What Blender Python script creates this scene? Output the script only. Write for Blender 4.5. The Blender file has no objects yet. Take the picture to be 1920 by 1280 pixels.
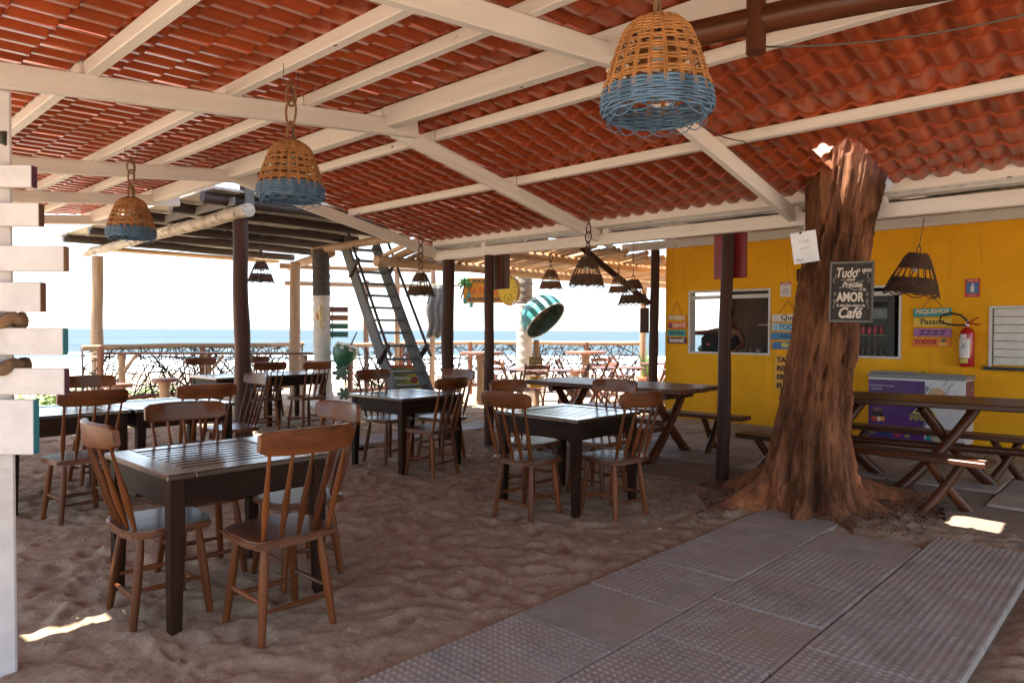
import bpy, bmesh, math, random
import numpy as np
from mathutils import Vector, Matrix, Quaternion
random.seed(7); np.random.seed(7)
C = bpy.context.scene.collection
scn = bpy.context.scene
PI = math.pi
R = math.radians

# ------------------------------------------------------------------ camera, sky, sun, exposure
FPX, YAW, PITCH, ROLL, CAMZ = 1327.5, R(43.26), R(-0.9), R(0.283), 1.4
cam = bpy.data.cameras.new('camera'); camo = bpy.data.objects.new('camera', cam); C.objects.link(camo)
_f = Vector((math.cos(PITCH)*math.cos(YAW), math.cos(PITCH)*math.sin(YAW), math.sin(PITCH)))
_r = Vector((math.sin(YAW), -math.cos(YAW), 0)); _u = _r.cross(_f)
_r2 = _r*math.cos(ROLL)+_u*math.sin(ROLL); _u2 = _u*math.cos(ROLL)-_r*math.sin(ROLL)
m = Matrix((_r2, _u2, -_f)).transposed().to_4x4(); m.translation = (0, 0, CAMZ)
camo.matrix_world = m
cam.sensor_width = 36; cam.lens = 36*FPX/1920; cam.clip_end = 6000; cam.clip_start = .02
scn.camera = camo

SUN = Vector((-.26, .27, 1)).normalized()
w = bpy.data.worlds.new('World'); scn.world = w; w.use_nodes = True
nt = w.node_tree; nt.nodes.clear()
sky = nt.nodes.new('ShaderNodeTexSky'); sky.sky_type = 'NISHITA'; sky.sun_disc = False
sky.sun_elevation = math.asin(SUN.z); sky.sun_rotation = math.atan2(SUN.x, SUN.y)
sky.air_density = 1.0; sky.dust_density = 1.0; sky.ozone_density = 1.0
bg = nt.nodes.new('ShaderNodeBackground'); bg.inputs['Strength'].default_value = .11
wo = nt.nodes.new('ShaderNodeOutputWorld')
tc = nt.nodes.new('ShaderNodeTexCoord'); mpn = nt.nodes.new('ShaderNodeMapping'); mpn.inputs['Scale'].default_value = (1, 1, 3.2)
nzc = nt.nodes.new('ShaderNodeTexNoise'); nzc.inputs['Scale'].default_value = 2.2; nzc.inputs['Detail'].default_value = 9; nzc.inputs['Roughness'].default_value = .6
rpc = nt.nodes.new('ShaderNodeValToRGB'); rpc.color_ramp.elements[0].position = .36; rpc.color_ramp.elements[0].color = (.30, .30, .30, 1); rpc.color_ramp.elements[1].position = .66; rpc.color_ramp.elements[1].color = (.85, .85, .85, 1)
mxc = nt.nodes.new('ShaderNodeMixRGB'); mxc.inputs[2].default_value = (2.35, 2.65, 3.05, 1)      # thin bright cloud over the whole sky
nt.links.new(tc.outputs['Generated'], mpn.inputs[0]); nt.links.new(mpn.outputs[0], nzc.inputs['Vector']); nt.links.new(nzc.outputs[0], rpc.inputs[0])
nt.links.new(rpc.outputs[0], mxc.inputs[0]); nt.links.new(sky.outputs[0], mxc.inputs[1]); nt.links.new(mxc.outputs[0], bg.inputs[0]); nt.links.new(bg.outputs[0], wo.inputs[0])
sl = bpy.data.lights.new('sun', 'SUN'); sl.energy = 3.6; sl.angle = R(.53); sl.color = (1, .93, .82)
so = bpy.data.objects.new('sun', sl); C.objects.link(so)
so.rotation_euler = (-SUN).to_track_quat('-Z', 'Y').to_euler()
scn.view_settings.view_transform = 'Standard'; scn.view_settings.look = 'None'
scn.view_settings.exposure = 2.72; scn.view_settings.gamma = 1; scn.view_settings.use_curve_mapping = False
scn.render.engine = 'CYCLES'
cy = scn.cycles
cy.use_denoising = True; cy.max_bounces = 8; cy.diffuse_bounces = 6; cy.glossy_bounces = 4
cy.sample_clamp_indirect = 8; cy.caustics_reflective = False; cy.caustics_refractive = False

# ------------------------------------------------------------------ materials
MATS = {}
def newmat(name):
    mt = bpy.data.materials.new(name); mt.use_nodes = True
    n = mt.node_tree; n.nodes.clear()
    o = n.nodes.new('ShaderNodeOutputMaterial'); b = n.nodes.new('ShaderNodeBsdfPrincipled')
    n.links.new(b.outputs[0], o.inputs[0])
    return mt, n, b
def N(n, t, **k):
    x = n.nodes.new(t)
    for a, v in k.items():
        if a in x.inputs: x.inputs[a].default_value = v
        else: setattr(x, a, v)
    return x
def ramp(n, stops):
    r = n.nodes.new('ShaderNodeValToRGB'); e = r.color_ramp.elements
    while len(e) < len(stops): e.new(.5)
    for i, (p, c) in enumerate(stops):
        e[i].position = p; e[i].color = (*c, 1) if len(c) == 3 else c
    return r
def coords(n, scale=(1, 1, 1), world=False, rand=True):
    if world:
        g = N(n, 'ShaderNodeNewGeometry'); src = g.outputs['Position']
    else:
        t = N(n, 'ShaderNodeTexCoord'); src = t.outputs['Object']
    if rand and not world:
        oi = N(n, 'ShaderNodeObjectInfo'); mu = N(n, 'ShaderNodeMath', operation='MULTIPLY'); mu.inputs[1].default_value = 37
        n.links.new(oi.outputs['Random'], mu.inputs[0])
        ad = N(n, 'ShaderNodeVectorMath', operation='ADD'); n.links.new(src, ad.inputs[0]); n.links.new(mu.outputs[0], ad.inputs[1]); src = ad.outputs[0]
    mp = N(n, 'ShaderNodeMapping'); mp.inputs['Scale'].default_value = scale
    n.links.new(src, mp.inputs[0])
    return mp.outputs[0]
def bump(n, b, h, strength=.3, dist=.01):
    bp = N(n, 'ShaderNodeBump'); bp.inputs['Strength'].default_value = strength; bp.inputs['Distance'].default_value = dist
    n.links.new(h, bp.inputs['Height']); n.links.new(bp.outputs[0], b.inputs['Normal'])
def wood(name, dark, light, rough=.4, axis=2, sc=14, coat=0., var=.35, bmp=.25, stain=None, spec=.5, nails=False):
    if name in MATS: return MATS[name]
    mt, n, b = newmat(name)
    s = [sc*1.0]*3; s[axis] = sc*.07
    v = coords(n, s)
    nz = N(n, 'ShaderNodeTexNoise', Scale=1.0, Detail=5.0, Roughness=.62, Distortion=.6); n.links.new(v, nz.inputs['Vector'])
    rp = ramp(n, [(.28, dark), (.5, [(a+c)/2 for a, c in zip(dark, light)]), (.74, light)]); n.links.new(nz.outputs[0], rp.inputs[0])
    oi = N(n, 'ShaderNodeObjectInfo'); mr = N(n, 'ShaderNodeMapRange'); mr.inputs[3].default_value = 1-var; mr.inputs[4].default_value = 1+var
    n.links.new(oi.outputs['Random'], mr.inputs[0])
    hs = N(n, 'ShaderNodeHueSaturation'); n.links.new(mr.outputs[0], hs.inputs['Value']); n.links.new(rp.outputs[0], hs.inputs['Color'])
    col = hs.outputs[0]
    if stain:
        v2 = coords(n, (3, 3, 3)); n2 = N(n, 'ShaderNodeTexNoise', Scale=1.6, Detail=6.0, Roughness=.7); n.links.new(v2, n2.inputs['Vector'])
        r2 = ramp(n, [(.5, (0, 0, 0)), (.68, (1, 1, 1))]); n.links.new(n2.outputs[0], r2.inputs[0])
        mx = N(n, 'ShaderNodeMixRGB'); n.links.new(r2.outputs[0], mx.inputs[0]); n.links.new(col, mx.inputs[1]); mx.inputs[2].default_value = (*stain, 1); col = mx.outputs[0]
    if nails:       # rusty nail heads and small knots
        v3 = coords(n, (5, 5, 2.6)); vo = N(n, 'ShaderNodeTexVoronoi', Scale=1.0); n.links.new(v3, vo.inputs['Vector'])
        r3 = ramp(n, [(.035, (1, 1, 1)), (.06, (0, 0, 0))]); n.links.new(vo.outputs['Distance'], r3.inputs[0])
        m3 = N(n, 'ShaderNodeMixRGB'); n.links.new(r3.outputs[0], m3.inputs[0]); n.links.new(col, m3.inputs[1]); m3.inputs[2].default_value = (.10, .06, .04, 1); col = m3.outputs[0]
        v4 = coords(n, (2.5, 2.5, .8)); n4 = N(n, 'ShaderNodeTexNoise', Scale=1.2, Detail=9.0, Roughness=.78); n.links.new(v4, n4.inputs['Vector'])
        r4 = ramp(n, [(.60, (0, 0, 0)), (.72, (.55, .55, .55))]); n.links.new(n4.outputs[0], r4.inputs[0])
        m4 = N(n, 'ShaderNodeMixRGB'); n.links.new(r4.outputs[0], m4.inputs[0]); n.links.new(col, m4.inputs[1]); m4.inputs[2].default_value = (.42, .36, .30, 1); col = m4.outputs[0]
    n.links.new(col, b.inputs['Base Color'])
    rr = N(n, 'ShaderNodeMapRange'); rr.inputs[3].default_value = max(.05, rough-.12); rr.inputs[4].default_value = min(1, rough+.14)
    n.links.new(nz.outputs[0], rr.inputs[0]); n.links.new(rr.outputs[0], b.inputs['Roughness'])
    b.inputs['Coat Weight'].default_value = coat; b.inputs['Coat Roughness'].default_value = .22
    b.inputs['Specular IOR Level'].default_value = spec
    bump(n, b, nz.outputs[0], bmp, .004)
    MATS[name] = mt; return mt
def plain(name, col, rough=.5, metal=0., vary=.12, sc=9, bmp=.1, dirt=None, dirtamt=.62, emit=None, coat=0.):
    if name in MATS: return MATS[name]
    mt, n, b = newmat(name)
    v = coords(n, (sc, sc, sc)); nz = N(n, 'ShaderNodeTexNoise', Scale=1.0, Detail=6.0, Roughness=.65); n.links.new(v, nz.inputs['Vector'])
    rp = ramp(n, [(.3, [c*(1-vary) for c in col]), (.7, [min(1, c*(1+vary)) for c in col])]); n.links.new(nz.outputs[0], rp.inputs[0])
    o = rp.outputs[0]
    if dirt:
        v2 = coords(n, (2.2, 2.2, 2.2)); n2 = N(n, 'ShaderNodeTexNoise', Scale=1.9, Detail=8.0, Roughness=.72); n.links.new(v2, n2.inputs['Vector'])
        r2 = ramp(n, [(dirtamt-.06, (0, 0, 0)), (dirtamt+.1, (1, 1, 1))]); n.links.new(n2.outputs[0], r2.inputs[0])
        mx = N(n, 'ShaderNodeMixRGB'); n.links.new(r2.outputs[0], mx.inputs[0]); n.links.new(o, mx.inputs[1]); mx.inputs[2].default_value = (*dirt, 1); o = mx.outputs[0]
    n.links.new(o, b.inputs['Base Color'])
    b.inputs['Roughness'].default_value = rough; b.inputs['Metallic'].default_value = metal; b.inputs['Coat Weight'].default_value = coat
    if bmp: bump(n, b, nz.outputs[0], bmp, .006)
    MATS[name] = mt; return mt
def glass(name, col=(1, 1, 1), rough=.02, alpha=.25):
    if name in MATS: return MATS[name]
    mt, n, b = newmat(name); b.inputs['Base Color'].default_value = (*col, 1); b.inputs['Roughness'].default_value = rough
    b.inputs['Alpha'].default_value = alpha
    MATS[name] = mt; return mt

# ------------------------------------------------------------------ mesh helpers
class MB:
    def __init__(s): s.bm = bmesh.new()
    def face(s, pts):
        vs = [s.bm.verts.new(p) for p in pts]; return s.bm.faces.new(vs)
    def box(s, c, d, rot=None, bev=0., M=None):
        t = bmesh.new(); bmesh.ops.create_cube(t, size=1)
        bmesh.ops.scale(t, vec=d, verts=t.verts)
        if bev: bmesh.ops.bevel(t, geom=list(t.edges), offset=min(bev, min(d)*.45), segments=1, profile=.5, affect='EDGES')
        mt = Matrix.Translation(c)
        if rot is not None: mt = mt @ (rot.to_4x4() if hasattr(rot, 'to_4x4') else rot)
        if M is not None: mt = M @ mt
        s.add(t, mt)
    def add(s, t, mt):
        mp = {}
        for v in t.verts: mp[v] = s.bm.verts.new(mt @ v.co)
        for f in t.faces:
            try: s.bm.faces.new([mp[v] for v in f.verts])
            except ValueError: pass
        t.free()
    def tube(s, pts, rad, n=8, caps=True, closed=False, phase=0., jit=0.):
        pts = [Vector(p) for p in pts]; k = len(pts)
        if not hasattr(rad, '__len__'): rad = [rad]*k
        rings = []; side = None
        for i, p in enumerate(pts):
            a = pts[(i-1) % k] if (closed or i > 0) else p; b = pts[(i+1) % k] if (closed or i < k-1) else p
            d = (b-a).normalized()
            if side is None:
                side = d.orthogonal().normalized()
                if phase: side = Quaternion(d, phase) @ side
            side = (side-d*side.dot(d)).normalized(); up = d.cross(side)
            rings.append([s.bm.verts.new(p+(side*math.cos(2*PI*j/n)+up*math.sin(2*PI*j/n))*rad[i]*(1+(random.uniform(-jit, jit) if jit else 0))) for j in range(n)])
        for i in range(k if closed else k-1):
            A, B = rings[i], rings[(i+1) % k]
            for j in range(n): s.bm.faces.new((A[j], A[(j+1) % n], B[(j+1) % n], B[j]))
        if caps and not closed:
            s.bm.faces.new(rings[0][::-1]); s.bm.faces.new(rings[-1])
    def lathe(s, prof, n=16, c=(0, 0, 0), M=None):
        c = Vector(c); rings = []
        for r, z in prof:
            ring = []
            for j in range(n):
                p = Vector((r*math.cos(2*PI*j/n), r*math.sin(2*PI*j/n), z))+c
                ring.append(s.bm.verts.new(M @ p if M is not None else p))
            rings.append(ring)
        for A, B in zip(rings, rings[1:]):
            for j in range(n): s.bm.faces.new((A[j], A[(j+1) % n], B[(j+1) % n], B[j]))
        if prof[0][0] > 1e-5: s.bm.faces.new(rings[0][::-1])
        if prof[-1][0] > 1e-5: s.bm.faces.new(rings[-1])
        bmesh.ops.remove_doubles(s.bm, verts=rings[0]+rings[-1], dist=1e-6)
    def prism(s, pts, z0, z1, M=None):
        """2-D outline (x,y) extruded z0..z1"""
        a = [Vector((x, y, z0)) for x, y in pts]; b = [Vector((x, y, z1)) for x, y in pts]
        if M is not None: a = [M @ p for p in a]; b = [M @ p for p in b]
        A = [s.bm.verts.new(p) for p in a]; B = [s.bm.verts.new(p) for p in b]; k = len(A)
        s.bm.faces.new(A[::-1]); s.bm.faces.new(B)
        for i in range(k): s.bm.faces.new((A[i], A[(i+1) % k], B[(i+1) % k], B[i]))
    def ball(s, c, r, seg=12, M=None):
        t = bmesh.new(); bmesh.ops.create_uvsphere(t, u_segments=seg, v_segments=max(6, seg*2//3), radius=1)
        rr = r if hasattr(r, '__len__') else (r, r, r)
        mt = Matrix.Translation(c) @ Matrix.Diagonal((*rr, 1))
        if M is not None: mt = M @ mt
        s.add(t, mt)
    def build(s, name, mat, parent=None, smooth=False, kind=None, label=None, angle=None):
        bmesh.ops.recalc_face_normals(s.bm, faces=s.bm.faces)
        me = bpy.data.meshes.new(name); s.bm.to_mesh(me); s.bm.free()
        return link(name, me, mat, parent, smooth, kind, label, angle)
def link(name, me, mat, parent=None, smooth=False, kind=None, label=None, angle=None):
    o = bpy.data.objects.new(name, me); C.objects.link(o)
    if mat is not None and not me.materials: me.materials.append(mat)
    if smooth:
        me.shade_smooth()
        if angle: me.set_sharp_from_angle(angle=R(angle))
    if parent is not None: o.parent = parent
    if kind: o['kind'] = kind
    if label: o['label'] = label
    return o
def thing(name, label, cat, loc=(0, 0, 0), rz=0., group=None):
    o = bpy.data.objects.new(name, None); C.objects.link(o); o.empty_display_size = .1
    o.location = loc; o.rotation_euler = (0, 0, rz); o['label'] = label; o['category'] = cat
    if group: o['group'] = group
    return o
def tag(o, label, cat, group=None):
    o['label'] = label; o['category'] = cat
    if group: o['group'] = group
    return o
def struct(o): o['kind'] = 'structure'; return o
KIDS = {}
def kids(o):
    return [c for c in C.objects if c.parent == o]
def dup(root, loc, rz, label, group=None, tilt=None):
    r = root.copy(); C.objects.link(r); r.location = loc; r.rotation_euler = (0, 0, rz)
    if tilt: r.rotation_euler = (tilt[0], tilt[1], rz)
    r['label'] = label
    if group: r['group'] = group
    if root.name not in KIDS: KIDS[root.name] = [(c, kids(c)) for c in kids(root)]
    for c, gs in KIDS[root.name]:
        k = c.copy(); C.objects.link(k); k.parent = r
        for g in gs:
            h = g.copy(); C.objects.link(h); h.parent = k
    return r
def axisM(p0, p1, up=None):
    p0 = Vector(p0); p1 = Vector(p1); d = (p1-p0).normalized()
    if up is None: up = Vector((0, 0, 1)) if abs(d.z) < .9 else Vector((0, 1, 0))
    up = Vector(up); y = (up-d*up.dot(d)).normalized(); x = y.cross(d)
    mt = Matrix((x, y, d)).transposed().to_4x4(); mt.translation = p0
    return mt, (p1-p0).length
def rod(name, p0, p1, r, mat, parent=None, n=8, bend=None, wob=0., segs=None, label=None, jit=0.):
    """round member from p0 to p1, local Z along its length; r scalar, (r0,r1) or list of (t,r)"""
    mt, L = axisM(p0, p1)
    if not hasattr(r, '__len__'): prof = [(0, r), (1, r)]
    elif not hasattr(r[0], '__len__'): prof = [(0, r[0]), (1, r[1])]
    else: prof = r
    if (bend is not None or wob) and len(prof) < 4:
        k = segs or 9; prof = [(i/(k-1), prof[0][1]+(prof[-1][1]-prof[0][1])*i/(k-1)) for i in range(k)]
    mb = MB(); pts = []; rr = []
    inv = mt.to_3x3().inverted()
    bv = inv @ Vector(bend) if bend is not None else Vector()
    ph = [random.uniform(0, 6.28) for _ in range(4)]
    for t, q in prof:
        wv = Vector((math.sin(t*L*2.1+ph[0])+.5*math.sin(t*L*5+ph[1]), math.sin(t*L*1.8+ph[2])+.5*math.sin(t*L*4.3+ph[3]), 0))*wob
        pts.append(Vector((0, 0, t*L))+bv*(4*t*(1-t))+wv); rr.append(q*(1+(random.uniform(-1, 1)*.05 if wob else 0)))
    mb.tube(pts, rr, n, jit=jit)
    o = mb.build(name, mat, parent, smooth=True, label=label, angle=50)
    o.matrix_basis = mt
    return o
def plank(name, p0, p1, w, h, mat, parent=None, up=None, bev=.004, label=None, warp=0.):
    """rectangular member p0->p1; width w across, thickness h along up"""
    mt, L = axisM(p0, p1, up)
    mb = MB(); mb.box((0, 0, L/2), (w, h, L), bev=bev)
    o = mb.build(name, mat, parent, label=label); o.matrix_basis = mt
    return o
def text(name, s, size, loc, mat, parent, depth=.003, rot=(PI/2, 0, 0), align='CENTER', shear=0., bold=0., sx=1., label=None):
    cu = bpy.data.curves.new(name, 'FONT'); cu.body = s; cu.size = size; cu.extrude = depth; cu.align_x = align; cu.align_y = 'CENTER'
    cu.shear = shear; cu.offset = bold; cu.resolution_u = 3
    t = bpy.data.objects.new(name+'_tmp', cu); C.objects.link(t)
    bpy.context.view_layer.update()
    me = bpy.data.meshes.new_from_object(t.evaluated_get(bpy.context.evaluated_depsgraph_get()))
    bpy.data.objects.remove(t); bpy.data.curves.remove(cu)
    me.name = name; me.materials.clear()
    o = link(name, me, mat, parent, label=label); o.location = loc; o.rotation_euler = rot; o.scale = (sx, 1, 1)
    return o
def face_cam(p): return math.atan2(p[1], p[0])-PI/2      # local -Y looks back along the line of sight
def smooth_noise(x, y, sc, seed, octv=1):
    rng = np.random.RandomState(seed); T = rng.rand(256, 256); out = 0; amp = 1; tot = 0
    for o in range(octv):
        X = x/sc*2**o+o*17.3; Y = y/sc*2**o+o*9.1
        xi = np.floor(X).astype(int); yi = np.floor(Y).astype(int); fx = X-xi; fy = Y-yi
        fx = fx*fx*fx*(fx*(6*fx-15)+10); fy = fy*fy*fy*(fy*(6*fy-15)+10)
        g = lambda a, b: T[a % 256, b % 256]
        v = (g(xi, yi)*(1-fx)+g(xi+1, yi)*fx)*(1-fy)+(g(xi, yi+1)*(1-fx)+g(xi+1, yi+1)*fx)*fy
        out = out+v*amp; tot += amp; amp *= .5
    return out/tot
def grid_mesh(name, xs, ys, zf):
    X, Y = np.meshgrid(xs, ys); Z = zf(X, Y)
    v = np.stack([X, Y, Z], -1).reshape(-1, 3); nx, ny = len(xs), len(ys)
    i = np.arange(nx*ny).reshape(ny, nx); f = np.stack([i[:-1, :-1], i[:-1, 1:], i[1:, 1:], i[1:, :-1]], -1).reshape(-1, 4)
    me = bpy.data.meshes.new(name)
    me.vertices.add(len(v)); me.vertices.foreach_set('co', v.ravel())
    me.loops.add(f.size); me.loops.foreach_set('vertex_index', f.ravel())
    me.polygons.add(len(f)); me.polygons.foreach_set('loop_start', np.arange(0, f.size, 4)); me.polygons.foreach_set('loop_total', np.full(len(f), 4))
    me.update(); me.validate()
    return me
def view_px(p):
    d = Vector(p)-Vector((0, 0, CAMZ)); z = d.dot(_f)
    if z < .05: return None
    return 960+FPX*d.dot(_r2)/z, 640-FPX*d.dot(_u2)/z, z

# ---- palette
M_white = wood('white_painted_timber', (.67, .615, .56), (.82, .77, .715), .6, sc=10, var=.05, bmp=.3, spec=.3, nails=True)
M_dark = wood('dark_varnished_wood', (.0045, .0022, .0016), (.034, .013, .006), .55, coat=.0, var=.3, spec=.12)
M_top = wood('dark_table_boards', (.016, .010, .008), (.055, .030, .021), .18, coat=1.0, var=.3, bmp=.35)
M_chair = wood('brown_varnished_chair_wood', (.045, .014, .005), (.19, .055, .013), .38, coat=.0, var=.25, spec=.25)
M_seat = wood('brown_varnished_seat_wood', (.05, .018, .008), (.16, .052, .018), .30, axis=1, coat=.3, var=.25)
M_picnic = wood('reddish_brown_log_wood', (.028, .009, .004), (.12, .035, .012), .38, coat=.1, var=.3, spec=.3)
M_post = wood('dark_brown_post_wood', (.022, .008, .005), (.075, .028, .016), .5, coat=.0, var=.15, spec=.2)
M_log = wood('weathered_round_log', (.22, .13, .075), (.46, .31, .2), .7, var=.15, bmp=.5)
M_birch = wood('pale_peeled_log', (.30, .24, .18), (.60, .52, .42), .75, var=.1, bmp=.5, stain=(.12, .08, .055))
M_joist = wood('dark_joist_wood', (.016, .009, .007), (.05, .028, .02), .55, var=.2)
M_board = wood('grey_deck_board', (.36, .32, .27), (.62, .56, .48), .75, var=.15)
M_cane = wood('sunlit_cane_pole', (.26, .13, .055), (.58, .36, .17), .6, var=.3)
M_fold = wood('reddish_folding_wood', (.10, .038, .022), (.26, .10, .055), .45, var=.25)
M_grey = wood('grey_weathered_ladder_wood', (.042, .042, .043), (.13, .125, .12), .7, var=.15, bmp=.5)
M_black = plain('black_plastic', (.012, .012, .014), .45)
M_wire = plain('dark_wire', (.02, .018, .016), .5)
M_rope = wood('brown_rope', (.12, .06, .025), (.30, .17, .075), .85, sc=60, var=.1, bmp=.8)
M_chalk = plain('white_chalk_paint', (.75, .72, .68), .8, bmp=0)
M_wpaint = plain('white_paint', (.60, .565, .54), .6, dirt=(.45, .40, .35))

# ================================================================== SETTING
# ---- sand under the roof
def sand_mat(name, dark, mid, light):
    mt, n, b = newmat(name)
    v = coords(n, world=True)
    n1 = N(n, 'ShaderNodeTexNoise', Scale=3.2, Detail=9.0, Roughness=.7); n.links.new(v, n1.inputs['Vector'])
    rp = ramp(n, [(.3, dark), (.52, mid), (.75, light)]); n.links.new(n1.outputs[0], rp.inputs[0])
    n2 = N(n, 'ShaderNodeTexNoise', Scale=420.0, Detail=2.0); n.links.new(v, n2.inputs['Vector'])
    r2 = ramp(n, [(.3, (.7, .7, .7)), (.7, (1.18, 1.15, 1.1))]); n.links.new(n2.outputs[0], r2.inputs[0])
    mx = N(n, 'ShaderNodeMixRGB', blend_type='MULTIPLY'); mx.inputs[0].default_value = 1
    n.links.new(rp.outputs[0], mx.inputs[1]); n.links.new(r2.outputs[0], mx.inputs[2])
    n6 = N(n, 'ShaderNodeTexNoise', Scale=38.0, Detail=6.0, Roughness=.8); n.links.new(v, n6.inputs['Vector']); r6 = ramp(n, [(.32, (.72, .70, .68)), (.68, (1.22, 1.22, 1.22))]); n.links.new(n6.outputs[0], r6.inputs[0])
    m6 = N(n, 'ShaderNodeMixRGB', blend_type='MULTIPLY'); m6.inputs[0].default_value = 1; n.links.new(mx.outputs[0], m6.inputs[1]); n.links.new(r6.outputs[0], m6.inputs[2])
    n.links.new(m6.outputs[0], b.inputs['Base Color']); b.inputs['Roughness'].default_value = .95; b.inputs['Specular IOR Level'].default_value = .15
    n3 = N(n, 'ShaderNodeTexNoise', Scale=19.0, Detail=9.0, Roughness=.74, Distortion=.5); n.links.new(v, n3.inputs['Vector'])
    bump(n, b, n3.outputs[0], .7, .020)
    return mt
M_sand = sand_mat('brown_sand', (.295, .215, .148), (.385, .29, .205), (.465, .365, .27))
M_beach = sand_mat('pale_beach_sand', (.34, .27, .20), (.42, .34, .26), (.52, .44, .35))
rngs = np.random.RandomState(5)
FOOT = [(rngs.uniform(-1, 9), rngs.uniform(-.6, 12), rngs.uniform(0, PI), rngs.uniform(.010, .028)) for _ in range(1500)]
TREE = (5.72, 2.08)
def sand_z(X, Y):
    z = (smooth_noise(X, Y, .9, 1, 2)-.5)*.04
    # wind and foot worn ridges
    wx = X+.25*smooth_noise(X, Y, .5, 3); wy = Y+.25*smooth_noise(X, Y, .5, 4)
    a = smooth_noise(wx*.8+wy*.6, (wy*.8-wx*.6)*.5, .15, 5, 3); z = z+(1-np.abs(a-.5)*2)**5*.017-.006
    b_ = smooth_noise(wx, wy, .075, 8, 3); z = z+(1-np.abs(b_-.5)*2)**4*.013-.005
    for fx, fy, fa, fd in FOOT:
        i0 = np.searchsorted(X[0], fx-.3); i1 = np.searchsorted(X[0], fx+.3); j0 = np.searchsorted(Y[:, 0], fy-.3); j1 = np.searchsorted(Y[:, 0], fy+.3)
        if i1-i0 < 2 or j1-j0 < 2: continue
        x = X[j0:j1, i0:i1]-fx; y = Y[j0:j1, i0:i1]-fy
        u = (x*math.cos(fa)+y*math.sin(fa))/.13; v = (-x*math.sin(fa)+y*math.cos(fa))/.055
        q = u*u+v*v
        z[j0:j1, i0:i1] += -fd*np.exp(-q*q*.6)+fd*.35*np.exp(-((np.sqrt(q)-1.35)**2)*6)
    # flatten under the walkway and the paved platform, mound round the trunk
    wk = np.clip((2.45-Y)/.1, 0, 1)*np.clip((Y-.5)/.1, 0, 1)*np.clip((5.45-X)/.12, 0, 1)
    z = z*(1-wk)-.03*wk
    pv = np.clip((X-5.95)/.1, 0, 1)*np.clip((6.4-Y)/.2, 0, 1)
    z = z*(1-pv)-.05*pv
    d = np.hypot(X-TREE[0], Y-TREE[1]); z = z+.07*np.exp(-(d/.75)**2)+(smooth_noise(X, Y, .05, 12)-.5)*.035*np.exp(-(d/1.1)**2)
    return z-.008
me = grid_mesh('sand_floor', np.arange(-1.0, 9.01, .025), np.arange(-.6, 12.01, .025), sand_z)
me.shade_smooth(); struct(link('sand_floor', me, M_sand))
FX, FY = math.cos(YAW), math.sin(YAW)
def beach_z(X, Y):
    s = X*FX+Y*FY
    t = np.clip((s-15)/33, 0, 1); z = -.07-1.5*t**1.3
    z = z+(smooth_noise(X, Y, 1.6, 21, 3)-.5)*.14*np.clip((s-8)/4, 0, 1)*np.clip((60-s)/20, 0, 1)
    return np.where(s > 52, -1.57-(s-52)*.06, z)
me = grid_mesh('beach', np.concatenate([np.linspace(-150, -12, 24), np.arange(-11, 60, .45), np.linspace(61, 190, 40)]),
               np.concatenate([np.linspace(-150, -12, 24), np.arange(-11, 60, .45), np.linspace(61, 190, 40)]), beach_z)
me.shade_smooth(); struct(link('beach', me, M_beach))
# ---- sea
mt, n, b = newmat('sea_water')
v = coords(n, world=True)
dotn = N(n, 'ShaderNodeVectorMath', operation='DOT_PRODUCT'); dotn.inputs[1].default_value = (FX, FY, 0); n.links.new(v, dotn.inputs[0])
side = N(n, 'ShaderNodeVectorMath', operation='DOT_PRODUCT'); side.inputs[1].default_value = (FY, -FX, 0); n.links.new(v, side.inputs[0])
cb = N(n, 'ShaderNodeCombineXYZ'); n.links.new(dotn.outputs['Value'], cb.inputs[0]); n.links.new(side.outputs['Value'], cb.inputs[1])
mp = N(n, 'ShaderNodeMapping'); mp.inputs['Scale'].default_value = (.11, .022, 1); n.links.new(cb.outputs[0], mp.inputs[0])
nf = N(n, 'ShaderNodeTexNoise', Scale=1.0, Detail=7.0, Roughness=.62, Distortion=.4); n.links.new(mp.outputs[0], nf.inputs['Vector'])
near = N(n, 'ShaderNodeMapRange'); near.inputs[1].default_value = 45; near.inputs[2].default_value = 105; near.inputs[3].default_value = .30; near.inputs[4].default_value = -.12; n.links.new(dotn.outputs['Value'], near.inputs[0])
ad = N(n, 'ShaderNodeMath', operation='ADD'); n.links.new(nf.outputs[0], ad.inputs[0]); n.links.new(near.outputs[0], ad.inputs[1])
fr = ramp(n, [(.56, (0, 0, 0)), (.66, (1, 1, 1))]); n.links.new(ad.outputs[0], fr.inputs[0])
mp2 = N(n, 'ShaderNodeMapping'); mp2.inputs['Scale'].default_value = (.02, .004, 1); n.links.new(cb.outputs[0], mp2.inputs[0])
n2 = N(n, 'ShaderNodeTexNoise', Scale=1.0, Detail=5.0); n.links.new(mp2.outputs[0], n2.inputs['Vector'])
cr = ramp(n, [(.35, (.032, .056, .066)), (.65, (.047, .074, .083))]); n.links.new(n2.outputs[0], cr.inputs[0])
mx = N(n, 'ShaderNodeMixRGB'); n.links.new(fr.outputs[0], mx.inputs[0]); n.links.new(cr.outputs[0], mx.inputs[1]); mx.inputs[2].default_value = (.8, .82, .82, 1)
n.links.new(mx.outputs[0], b.inputs['Base Color'])
rr = N(n, 'ShaderNodeMapRange'); rr.inputs[3].default_value = .5; rr.inputs[4].default_value = .9; n.links.new(fr.outputs[0], rr.inputs[0]); n.links.new(rr.outputs[0], b.inputs['Roughness'])
nb = N(n, 'ShaderNodeTexNoise', Scale=.9, Detail=6.0); n.links.new(v, nb.inputs['Vector']); bump(n, b, nb.outputs[0], .5, .3)
b.inputs['Specular IOR Level'].default_value = .12
M_sea = mt
mb = MB(); S = 5000
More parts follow.
